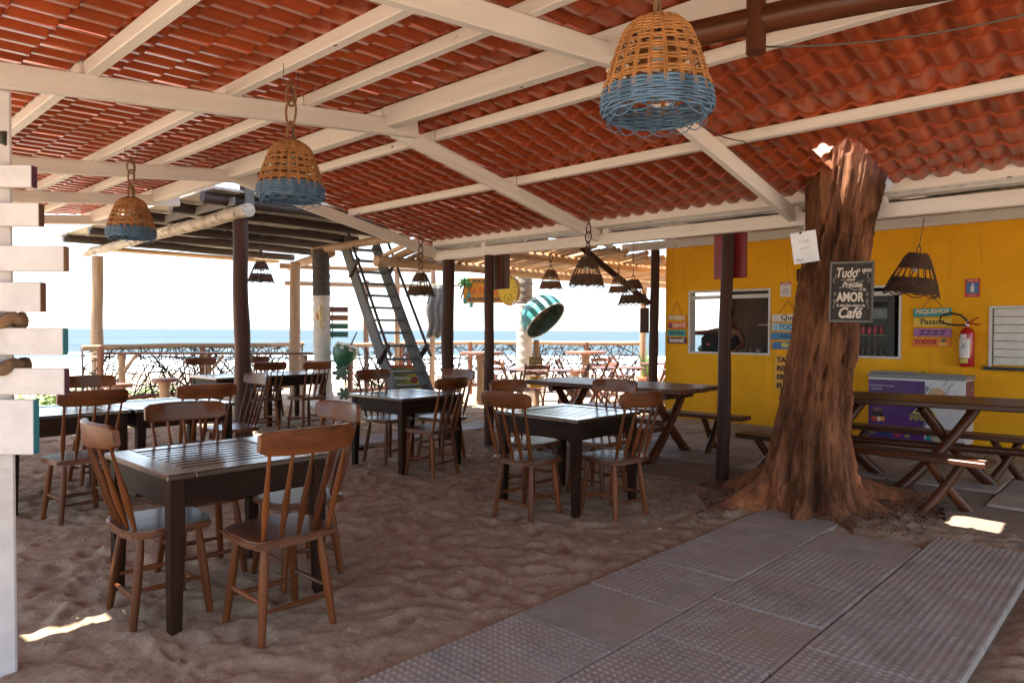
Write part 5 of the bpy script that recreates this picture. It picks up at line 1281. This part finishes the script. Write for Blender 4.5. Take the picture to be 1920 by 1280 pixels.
# drinks fridge in the second window
fr = thing('drinks_fridge', 'black glass door drinks fridge with red cans in the second window', 'fridge', (10.50, 3.04, .2), -PI/2)
mb = MB(); mb.box((0, .28, .83), (.66, .02, 1.7)); mb.box((-.32, .0, .83), (.02, .55, 1.7)); mb.box((.32, 0, .83), (.02, .55, 1.7)); mb.box((0, 0, 1.67), (.66, .55, .02)); mb.box((0, 0, .0), (.66, .55, .03)); mb.build('cabinet', plain('dark_fridge_inside', (.02, .022, .025), .35, bmp=0), fr)
dr = MB(); dr.box((-.295, -.29, .83), (.07, .04, 1.68), bev=.006); dr.box((.285, -.29, .83), (.09, .04, 1.68), bev=.006); dr.box((0, -.29, 1.63), (.52, .04, .09), bev=.006); door = dr.build('door', M_black, fr)
mb = MB(); mb.box((0, -.295, 1.45), (.50, .012, .14)); mb.build('lit_header', plain('dark_green_header', (.02, .035, .03), .2, bmp=0), door); text('lettering', 'GELADA', .10, (.0, -.303, 1.45), plain('grey_green_letters', (.16, .23, .21), .4, bmp=0), door, .0015, bold=.002)
mb = MB(); mb.box((0, -.298, .70), (.50, .006, 1.36)); mb.build('glass_pane', glass('fridge_glass', (.02, .024, .026), .15, .10), door)
for k, z in enumerate((.55, .88, 1.16)):
    mb = MB(); mb.box((0, -.02, z), (.6, .45, .012)); mb.build('shelf', plain('wire_shelf', (.14, .14, .14), .4, .3, bmp=0), fr)
for k, z in enumerate((.556, .886, 1.166)):
    for i in range(6):
        c = ((.42, .02, .04) if k == 2 and i < 5 else ((.03, .25, .12) if k == 2 else ((.035, .03, .03) if k == 1 else (.05, .055, .06))))
        mb = MB(); mb.lathe([(0, 0), (.028, .004), (.031, .012), (.031, .11), (.025, .122), (0, .122)], 10) if k == 2 else mb.lathe([(0, 0), (.03, 0), (.03, .13), (.012, .18), (.012, .22), (0, .22)], 9)
        o = mb.build('can' if k == 2 else 'bottle', plain('can_%d_%d' % (int(c[0]*100), int(c[1]*100)), c, .25, .3, bmp=0), None, smooth=True, angle=40); o.location = (10.40, 3.04+.20-i*.08, .2+z)
        tag(o, ('red drink can on the top fridge shelf' if i < 5 else 'green drink can on the top fridge shelf') if k == 2 else ('dark bottle on the middle fridge shelf' if k == 1 else 'clear bottle on the lower fridge shelf'), 'can' if k == 2 else 'bottle', ('red cans in the fridge' if i < 5 else 'green can in the fridge') if k == 2 else ('bottles on the middle fridge shelf' if k == 1 else 'bottles on the lower fridge shelf'))

# ================================================================== ICE CREAM FREEZER
fz = thing('ice_cream_freezer', 'purple and white chest freezer with printed ice cream scoops by the wall', 'freezer', (9.62, 2.32, 0), -PI/2)
M_fw = plain('white_enamel', (.60, .59, .62), .35, bmp=.03, vary=.04); M_gp = plain('grey_plastic_rim', (.20, .20, .21), .4)
M_pur = plain('purple_print', (.075, .014, .145), .3, vary=.5, sc=3, bmp=0); M_mag = plain('plum_side_print', (.13, .022, .10), .3, vary=.3, bmp=0)
mb = MB(); mb.box((0, .24, .45), (1.05, .48, .78), bev=.006); mb.build('cabinet', M_fw, fz)
mb = MB(); mb.box((0, .24, .03), (.98, .42, .06)); mb.build('plinth', M_black, fz)
mb = MB(); mb.box((0, -.01, .862), (1.07, .03, .045), bev=.005); mb.box((0, .49, .862), (1.07, .03, .045), bev=.005); mb.box((-.52, .24, .862), (.03, .47, .045), bev=.005); mb.box((.52, .24, .862), (.03, .47, .045), bev=.005); mb.build('rim', M_gp, fz)
mb = MB(); mb.box((-.25, .24, .895), (.52, .44, .018), bev=.006); mb.box((.25, .24, .880), (.52, .44, .014), bev=.006); mb.build('sliding_lid', glass('lid_glass', (.3, .3, .32), .05, .6), fz)
mb = MB(); mb.box((-.26, .02, .905), (.5, .02, .02)); mb.box((.25, .02, .893), (.5, .02, .02)); mb.build('lid_edge', M_gp, fz)
mb = MB(); mb.box((-.21, -.0015, .44), (.63, .003, .74)); mb.build('purple_sheet', M_pur, fz)
mb = MB(); mb.box((.5265, .24, .60), (.003, .46, .44)); mb.build('plum_sheet', M_mag, fz)
text('lettering', 'f', .06, (.5285, .12, .70), M_pw, fz, .0006, rot=(PI/2, 0, PI/2)); text('lettering', '@', .05, (.5285, .33, .71), M_pw, fz, .0006, rot=(PI/2, 0, PI/2))
mb = MB(); mb.box((.0, -.0012, .045+.04), (.63+.42, .0012, .05)); mb.build('base_strip', M_pur, fz)
def disc(x, z, r, col, nm, sq=1., y=-.006):
    mb = MB(); mb.ball((x, y, z), (r, .004, r*sq), 16); return mb.build(nm, plain('print_%d_%d_%d' % tuple(int(c*100) for c in col), col, .45, vary=.3, sc=40, bmp=.4), fz, smooth=True)
disc(.235, .665, .085, (.50, .33, .19), 'printed_scoop', .85); disc(.43, .60, .085, (.32, .04, .20), 'printed_scoop', .75); disc(.26, .15, .09, (.46, .36, .26), 'printed_scoop', .8)
mb = MB(); mb.prism([(.11, .10), (.38, .10), (.34, .20), (.15, .20)], .0015, .004, Matrix.Rotation(PI/2, 4, 'X')); mb.build('printed_cup', plain('teal_print', (.02, .28, .30), .4, bmp=0), fz)
mb = MB(); mb.prism([(-.50, .30), (-.34, .30), (-.355, .42), (-.485, .42)], .004, .007, Matrix.Rotation(PI/2, 4, 'X')); mb.build('printed_bowl', plain('dark_bowl_print', (.015, .012, .02), .3, bmp=0), fz)
disc(-.455, .315, .035, (.45, .04, .03), 'printed_fruit'); disc(-.40, .315, .03, (.70, .55, .4), 'printed_fruit'); disc(-.36, .32, .03, (.65, .26, .03), 'printed_fruit'); disc(-.42, .43, .055, (.16, .08, .06), 'printed_topping', .5)
for k in range(14): disc(-.40+random.uniform(-.03, .13), .135+random.uniform(-.035, .035), random.uniform(.014, .022), (.015, .03, .13), 'printed_berry')
disc(-.19, .145, .038, (.35, .03, .04), 'printed_fruit'); disc(-.48, .15, .05, (.14, .17, .04), 'printed_leaf', .6); disc(-.08, .13, .035, (.22, .19, .07), 'printed_leaf', .7)
for k, x in enumerate((-.34, -.24, -.14)): disc(x, .235, .032, (.50, .38, .28), 'printed_slice', .55)
for cx, cz, sc_ in ((.045, .68, 1.), (.055, .285, .8)):      # sprigs of lavender
    mb = MB()
    for k in range(34):
        u = k/34; a = .75+.35*math.sin(k*2.1); mb.ball((cx+.10*u*sc_+.018*math.cos(k*1.9), -.005, cz-.05+.15*u*sc_*.8+.016*math.sin(k*2.7)), (.014*sc_, .002, .006*sc_), 6)
    mb.build('printed_sprig', plain('lavender_print', (.13, .12, .24), .5), fz, smooth=True, kind='stuff')
mb = MB(); mb.tube([(.30, -.004, .76), (.34, -.004, .84)], .006, 6); mb.tube([(.33, -.004, .55), (.345, -.004, .72), (.40, -.004, .80)], .007, 6); mb.build('printed_spoon', plain('spoon_print', (.32, .32, .36), .4), fz)
M_yl = plain('yellow_logo_print', (.66, .55, .05), .4, bmp=0); M_nv = plain('navy_logo_print', (.02, .025, .09), .4, bmp=0)
mb = MB(); mb.prism([(-.035, .415), (.235, .415), (.10, .56)], .0035, .006, Matrix.Rotation(PI/2, 4, 'X')); mb.build('logo_triangle', M_yl, fz)
mb = MB(); mb.prism([(-.005, .43), (.095, .43), (.06, .515)], .0065, .0075, Matrix.Rotation(PI/2, 4, 'X')); mb.prism([(.205, .43), (.115, .43), (.14, .515)], .0065, .0075, Matrix.Rotation(PI/2, 4, 'X')); mb.build('logo_field', M_nv, fz)
text('lettering', 'NAWA', .085, (.095, -.006, .365), M_yl, fz, .0015, bold=.006, sx=1.1); text('lettering', 'NAWA', .085, (.095, -.008, .365), M_nv, fz, .0008, bold=.001, sx=1.1)
text('lettering', 'Tu momento com sabor', .028, (-.37, -.004, .735), M_pw, fz, .0006, align='CENTER'); text('lettering', 'de verdade', .028, (-.43, -.004, .695), M_pw, fz, .0006)

# ================================================================== SEASIDE PIECES
# hanging bar sign with lemon slice and palm
hp = Vector((9.20, 9.22, 1.86)); hs = thing('bar_sign', 'yellow painted bar sign with a lemon slice, hanging under the pergola', 'sign', hp, face_cam(hp))
M_or = plain('orange_yellow_sign', (.72, .30, .012), .45, vary=.2, sc=5); M_le = plain('lemon_yellow', (.74, .52, .05), .5, vary=.15); M_rind = plain('grey_green_rind', (.18, .20, .16), .5)
mb = MB(); mb.box((0, 0, .27), (.98, .03, .46), bev=.008); mb.build('board', M_or, hs)
mb = MB(); n_ = 28; mb.prism([(.36+.205*math.cos(2*PI*i/n_), .275+.285*math.sin(2*PI*i/n_)) for i in range(n_)], .015, .03, Matrix.Rotation(PI/2, 4, 'X')); ls = mb.build('lemon_slice', M_or, hs)
mb = MB(); mb.prism([(.33+.175*math.cos(2*PI*i/n_), .275+.25*math.sin(2*PI*i/n_)) for i in range(n_)], .0305, .036, Matrix.Rotation(PI/2, 4, 'X')); mb.build('flesh', M_le, ls)
mb = MB(); mb.tube([(.345+.185*math.cos(a), -.036, .275+.265*math.sin(a)) for a in [-1.3+2.9*i/16 for i in range(17)]], .012, 6); mb.build('rind', M_rind, ls)
M_seg = plain('segment_line', (.10, .075, .02), .6)
for a, r0_, r1_ in ((.3, .08, .17), (2.4, .04, .10), (-.9, .05, .14), (-.1, .1, .17), (1.9, .10, .19), (1.2, .15, .2), (-2.2, .08, .14), (-1.5, .1, .15)): rod('segment', (.33+r0_*math.cos(a)*.9, -.037, .275+r0_*math.sin(a)*1.3), (.33+r1_*math.cos(a)*.9, -.037, .275+r1_*math.sin(a)*1.3), .006, M_seg, ls, n=6)
M_dg = plain('dark_green_letters', (.05, .10, .05), .5); M_ol = plain('coral_letters', (.70, .14, .04), .5); M_bl = plain('grey_purple_letters', (.10, .07, .10), .5)
text('lettering', 'POUSADA', .085, (-.10, -.017, .43), M_dg, hs, .002, bold=.003, sx=1.15); text('lettering', 'La Bella Luna', .165, (-.02, -.018, .27), M_ol, hs, .004, bold=.005, shear=.2, sx=.82); text('lettering', 'BAR·RESTAURANTE', .075, (-.06, -.017, .105), M_bl, hs, .002, bold=.004)
M_gl = plain('painted_palm_leaf', (.06, .22, .07), .5); M_tq = plain('turquoise_turtle', (.06, .34, .28), .5)
mb = MB(); mb.tube([(-.53, -.02, .12), (-.50, -.02, .22), (-.47, -.02, .34), (-.46, -.02, .42)], [.016, .014, .012, .011], 7); mb.build('painted_trunk', M_bl, hs)
mb = MB()
for a in (-.9, -.35, .1, .9, 1.7, 2.5, 3.2, 3.9):
    pts = [(-.46+.15*u*math.cos(a), -.022, .43+.15*u*math.sin(a)-.07*u*u) for u in (0, .35, .7, 1)]; mb.tube(pts, [.012, .026, .02, .003], 6)
mb.build('painted_fronds', M_gl, hs, smooth=True)
for x, z in ((-.39, .17), (-.45, .06), (-.34, .0)):
    mb = MB(); mb.ball((x, -.024, z), (.034, .010, .045), 10)
    for sx in (-1, 1):
        for sz in (-1, 1): mb.ball((x+sx*.036, -.022, z+sz*.034), (.018, .006, .012), 6)
    mb.ball((x+.005, -.022, z+.056), (.013, .008, .016), 6); mb.build('turtle', M_tq, hs, smooth=True)
for s in (-.33, .36): rod('wire', (s, 0, .49), (s, 0, .66), .004, M_wire, hs, n=5)
# turquoise egg shaped phone hood
op = Vector((9.93, 8.62, 1.17)); ore = thing('phone_hood', 'turquoise egg shaped phone booth hood on a post', 'phone booth', op, face_cam(op))
M_tur = plain('turquoise_fibreglass', (.045, .24, .235), .45, dirt=(.20, .30, .29), dirtamt=.62, vary=.2); M_tin = plain('dull_green_inside', (.07, .16, .14), .6, dirt=(.05, .06, .05), dirtamt=.5)
def egg(u, v):      # u around axis, v 0 (closed back) .. 1 (open rim)
    a = v*PI*.54; r_ = math.sin(a)*(.40); return Vector((r_*math.cos(u)*.86, .46*(math.cos(a)), r_*math.sin(u)*1.12))
Rm = Matrix.Translation((.06, .0, .45)) @ Matrix.Rotation(R(22), 4, 'Y') @ Matrix.Rotation(R(56), 4, 'Z') @ Matrix.Rotation(R(26), 4, 'X')
for nm, sc_, mm in (('hood', 1., M_tur), ('lining', .965, M_tin)):
    mb = MB(); nu, nv = 36, 16; G = [[mb.bm.verts.new(Rm @ (egg(2*PI*i/nu, max(j, .02)/nv)*sc_)) for i in range(nu)] for j in range(nv+1)]
    for a, b_ in zip(G, G[1:]):
        for i in range(nu): mb.bm.faces.new((a[i], a[(i+1) % nu], b_[(i+1) % nu], b_[i]))
    mb.bm.faces.new(G[0]); mb.build(nm, mm, ore, smooth=True)
mb = MB(); mb.tube([Rm @ (egg(2*PI*i/40, 1.0)*.985) for i in range(40)], .014, 8, closed=True); mb.build('rim', plain('pale_rim', (.42, .45, .42), .5), ore, smooth=True)
mb = MB(); mb.box((0, .20, -.02), (.30, .14, .40), bev=.02, M=Rm); ph_ = mb.build('phone_box', plain('brown_phone_box', (.075, .06, .05), .5), ore)
mb = MB(); mb.tube([Rm @ Vector((.0+.06*math.cos(a), .11, .02+.06*math.sin(a))) for a in [2*PI*i/18 for i in range(18)]], .012, 6, closed=True); mb.ball(tuple(Rm @ Vector((0, .12, .02))), .03, 8); mb.build('dial', M_wire, ph_, smooth=True)
M_san = plain('faded_cream_patch', (.55, .42, .18), .6)
mb = MB()
for k in range(6):
    G = [[Rm @ (egg(R(128+k*9+dq*9), .50+dv_*.24+.03*math.sin(k*2))*1.006) for dq in (0, 1)] for dv_ in (0, 1)]; mb.face([G[0][0], G[0][1], G[1][1], G[1][0]])
mb.build('painted_patch', M_san, ore)
q = Rm @ (egg(R(160), .62)*1.012); mb = MB(); mb.tube([q+Vector((.03*math.cos(a), 0, .035*math.sin(a)-.14)) for a in [2*PI*i/14 for i in range(14)]], .004, 5, closed=True); mb.build('painted_emblem', M_pw, ore)
text('lettering', 'oi', .11, tuple(q+Vector((.0, -.01, .06))), M_pw, ore, .003, rot=(PI/2, 0, R(-35)), bold=.004)
post(10.05, 8.82, 1.22, .06, 'weathered post carrying the turquoise phone hood and small painted signs', mat=M_log)
for k, (z, wd, ht, col, tx, lb) in enumerate(((.80, .26, .22, (.30, .27, .09), 'PODE\nPARAR', 'small olive lettered board below the phone hood'), (.63, .26, .12, (.16, .24, .15), 'LIXO', 'greenish board lettered LIXO under the olive board'), (.42, .22, .24, (.68, .36, .03), 'SÓ\nAQUI', 'small orange yellow board lowest on the phone hood post'))):
    p_ = Vector((9.985, 8.70, z)); t = thing('small_sign', lb, 'sign', p_, face_cam(p_)+R(8))
    mb = MB(); mb.box((-.06, 0, 0), (wd, .018, ht), bev=.003); mb.build('board', plain('small_board_%d' % k, col, .6, dirt=[c*.5 for c in col]), t); text('lettering', tx, .075 if k != 1 else .085, (-.06, -.011, (.035 if k != 1 else 0)), M_brl if k != 1 else plain('pale_teal', (.12, .32, .30), .5), t, .001, bold=.002)
# coconut prop, seahorse, coloured boards on the near palm
cp = Vector((7.02, 11.0, .74)); co = thing('coconut_sign', 'big green coconut prop with white scalloped top and dark straw', 'prop', (7.30, 11.12, .72), face_cam((7.3, 11.1))+R(0))
M_co = plain('coconut_green_paint', (.020, .105, .055), .35, vary=.25); M_cw = plain('coconut_white_paint', (.62, .56, .48), .6)
Tm = Matrix.Translation((.03, -.05, .22)) @ Matrix.Rotation(R(16), 4, 'Y')
mb = MB(); mb.lathe([(.0, -.26), (.05, -.25), (.14, -.17), (.205, -.04), (.225, .06), (.215, .14), (.18, .20), (0, .20)], 22, M=Tm); mb.build('shell', M_co, co, smooth=True)
mb = MB(); n_ = 40; A_ = [mb.bm.verts.new(Tm @ Vector((.186*math.cos(2*PI*i/n_), .186*math.sin(2*PI*i/n_), .202))) for i in range(n_)]; B_ = [mb.bm.verts.new(Tm @ Vector(((.222-.010*math.cos(2*PI*i/5))*math.cos(2*PI*i/n_), (.222-.010*math.cos(2*PI*i/5))*math.sin(2*PI*i/n_), .125-.028*abs(math.sin(PI*i/5))))) for i in range(n_)]
mb.bm.faces.new(A_)
for i in range(n_): mb.bm.faces.new((A_[i], A_[(i+1) % n_], B_[(i+1) % n_], B_[i]))
mb.build('scalloped_top', M_cw, co, smooth=True, angle=50)
rod('straw', tuple(Tm @ Vector((.06, -.02, .19))), tuple(Tm @ Vector((.10, -.02, .46))), .012, M_black, co, n=8)
rod('arm', (-.2, .10, .1), (-.05, .0, .15), .02, M_wire, co)
sh_p = Vector((6.95, 11.27, 1.62)); sea_h = thing('seahorse', 'cream and orange seahorse figure on the whitewashed palm', 'ornament', sh_p, face_cam(sh_p))
M_she = plain('cream_seahorse', (.58, .45, .22), .6, vary=.25); M_fin = plain('orange_fin', (.55, .22, .08), .6)
mb = MB(); mb.tube([(.075, -.02, .165), (.05, -.02, .175), (.01, -.03, .185), (-.025, -.03, .16), (-.03, -.035, .11), (-.005, -.04, .04), (.0, -.035, -.03), (-.02, -.03, -.09), (-.025, -.03, -.14), (.005, -.03, -.19), (.035, -.03, -.205), (.05, -.03, -.175), (.035, -.03, -.16)], [.009, .015, .03, .034, .03, .045, .036, .024, .018, .015, .012, .010, .007], 10); mb.build('body', M_she, sea_h, smooth=True)
mb = MB(); mb.prism([(-.03, .12), (-.085, .06), (-.09, -.01), (-.06, -.06), (-.02, -.02)], .02, .035, Matrix.Rotation(PI/2, 4, 'X')); mb.build('fin', M_fin, sea_h)
mb = MB(); mb.ball((.0, -.06, .19), .007, 8); mb.build('eye', M_black, sea_h)
bp = Vector((7.26, 11.30, 1.53)); bs = thing('board_stack', 'four blank boards, plum, brown and two green, beside the whitewashed palm', 'sign', bp, face_cam(bp))
for z, c, nm in ((.235, (.16, .045, .055), 'plum'), (.085, (.26, .10, .035), 'brown'), (-.07, (.025, .13, .075), 'green'), (-.22, (.018, .10, .075), 'dark green')):
    mb = MB(); mb.box((.05, 0, z), (.36, .02, .10), bev=.003); mb.build('board', plain(nm.replace(' ', '_')+'_board', c, .5), bs)
mb = MB(); mb.tube([(-.05, .02, -.3), (-.05, .02, .3)], .01, 6); mb.build('batten', M_wire, bs)
for px_, py_, z_, s_ in ((7.20, 11.02, .62, 1.), (7.25, 11.0, .24, .8)):
    t = thing('flower_prop', ('green painted turtle shape below the coconut' if z_ > .4 else 'pale green flower shape low on the whitewashed palm'), 'ornament', (px_, py_, z_), face_cam((px_, py_)))
    mb = MB(); mb.ball((0, 0, 0), (.10*s_, .03, .09*s_), 12)
    for k in range(6): mb.ball((.11*s_*math.cos(k*1.05), 0, .11*s_*math.sin(k*1.05)), (.05*s_, .018, .04*s_), 8)
    mb.build('shape', plain('grey_green_paint', (.10, .16, .11), .6, dirt=(.3, .35, .28)), t, smooth=True)
# menu board behind the ladder
mp_ = Vector((7.55, 9.62, .42)); mbn = thing('menu_board', 'green and yellow menu board with a red frame behind the ladder', 'menu board', mp_, face_cam(mp_)+R(4)); mbn.rotation_euler = (R(-6), 0, face_cam(mp_)+R(4))
M_rf = plain('red_orange_frame', (.42, .07, .025), .45)
for s in (-1, 1): plank('frame', (s*.31, 0, -.38), (s*.31, 0, .38), .05, .03, M_rf, mbn, up=(0, 1, 0)); plank('frame', (-.285, 0, s*.355), (.285, 0, s*.355), .05, .029, M_rf, mbn, up=(0, 1, 0))
mt_, n, b = newmat('green_yellow_menu'); v = coords(n, rand=False); gr = N(n, 'ShaderNodeSeparateXYZ'); n.links.new(v, gr.inputs[0]); nz = N(n, 'ShaderNodeTexNoise', Scale=6.0, Detail=5.0); n.links.new(v, nz.inputs['Vector']); ad = N(n, 'ShaderNodeMath', operation='MULTIPLY_ADD'); n.links.new(gr.outputs[0], ad.inputs[0]); ad.inputs[1].default_value = 1.4; n.links.new(nz.outputs[0], ad.inputs[2])
rp = ramp(n, [(.2, (.03, .10, .02)), (.55, (.16, .17, .02)), (.9, (.42, .30, .02))]); n.links.new(ad.outputs[0], rp.inputs[0]); n.links.new(rp.outputs[0], b.inputs['Base Color']); b.inputs['Roughness'].default_value = .4
mb = MB(); mb.box((0, .004, 0), (.57, .008, .66)); mb.build('panel', mt_, mbn)
for i, s in enumerate(('CARDÁPIO', 'PETISCOS', 'CAIPIRINHA', 'ÁGUA DE COCO', 'PEIXE FRITO')): text('lettering', s, .06, (-.05, -.003, .26-i*.11), M_chalk if i < 2 else plain('pale_yellow_print', (.55, .5, .2), .5), mbn, .001, bold=.001)
for x, z, r_ in ((.17, .12, .055), (-.13, -.14, .04), (-.06, -.13, .035)): mb = MB(); mb.ball((x, -.002, z), (r_, .004, r_), 12); mb.build('printed_fruit', M_red, mbn, smooth=True)
# grey tarp and seaside hut frame
tp = Vector((10.05, 11.55, 1.30)); ta = thing('grey_tarp', 'hanging grey tarp beside the thick post, right of the ladder', 'tarp', tp, face_cam(tp))
mb = MB(); K = 18; Gs = [[mb.bm.verts.new((-.30+.5*i/K+.03*math.sin(j*.8), .05*math.sin(i*1.3+j*.35)*(.3+j/14), 1.05-j*.085-.01*math.sin(i*.9)*j/4)) for i in range(K+1)] for j in range(14)]
for a, b_ in zip(Gs, Gs[1:]):
    for i in range(K): mb.bm.faces.new((a[i], a[i+1], b_[i+1], b_[i]))
o = mb.build('cloth', plain('grey_tarp_cloth', (.13, .13, .125), .8, dirt=(.08, .08, .075)), ta, smooth=True); mo = o.modifiers.new('thick', 'SOLIDIFY'); mo.thickness = .006
rod('pole', (-.44, .02, 1.06), (.44, .02, 1.06), .02, M_log, ta)
hf = thing('post_frame', 'rough open frame of thin posts on the beach behind the ladder', 'frame', (8.6, 14.0, 0)); ho = Vector((8.6, 14.0, 0))
for x, y, h in ((9.9, 12.9, 2.85), (9.35, 13.3, 2.5), (10.45, 12.3, 2.75)): rod('post', Vector((x, y, -.3))-ho, Vector((x, y, h))-ho, .06, M_log, hf, n=9, wob=.008)
rod('crossbar', Vector((8.0, 14.45, 2.42))-ho, Vector((10.5, 12.3, 2.38))-ho, .05, M_log, hf, n=9); rod('crossbar', Vector((7.9, 14.5, 2.8))-ho, Vector((10.5, 12.3, 2.75))-ho, .06, M_log, hf, n=9)
# plants
pt = thing('potted_plant', 'upright green plant in a terracotta pot by the far fence corner', 'plant', (14.1, 9.0, 0))
mb = MB(); mb.lathe([(.12, 0), (.19, .28), (.21, .30), (.2, .34), (.17, .34), (0, .30)], 16); mb.build('pot', plain('terracotta', (.40, .13, .06), .7), pt, smooth=True, angle=40)
M_lf = plain('bright_leaf', (.10, .17, .03), .5, vary=.4)
for k in range(22):
    a = random.uniform(0, 6.28); l = random.uniform(.4, .75); mb = MB(); w_ = .028; tip = Vector((math.cos(a)*.22*l/.6, math.sin(a)*.22*l/.6, .32+l)); b0 = Vector((math.cos(a)*.06, math.sin(a)*.06, .3)); sd = Vector((-math.sin(a), math.cos(a), 0))*w_
    md = b0.lerp(tip, .55)-Vector((math.cos(a), math.sin(a), 0))*.03; mb.face([b0-sd*.6, b0+sd*.6, md+sd]); mb.face([b0-sd*.6, md+sd, md-sd]); mb.face([md-sd, md+sd, tip]); mb.build('leaf', M_lf, pt)
mb = MB()
for k in range(2600):
    s_ = random.choice((0, 1)); u = random.random()
    if s_: x, y = 3.2+u*4.2+random.gauss(0, .2), 15.2+random.gauss(0, .35)
    else: x, y = 1.0+u*2.6+random.gauss(0, .2), 13.6+random.gauss(0, .4)
    a = random.uniform(0, 6.28); l = random.uniform(.06, .16); z0 = -.05+abs(random.gauss(0, .12)); c_ = Vector((x, y, z0)); d_ = Vector((math.cos(a), math.sin(a), random.uniform(-.1, .9))).normalized()*l; s2 = Vector((-math.sin(a), math.cos(a), 0))*l*.38
    mb.face([c_, c_+d_*.5+s2, c_+d_, c_+d_*.5-s2])
mb.build('beach_creeper', plain('beach_creeper_leaf', (.13, .22, .035), .55, vary=.4), None, kind='stuff')
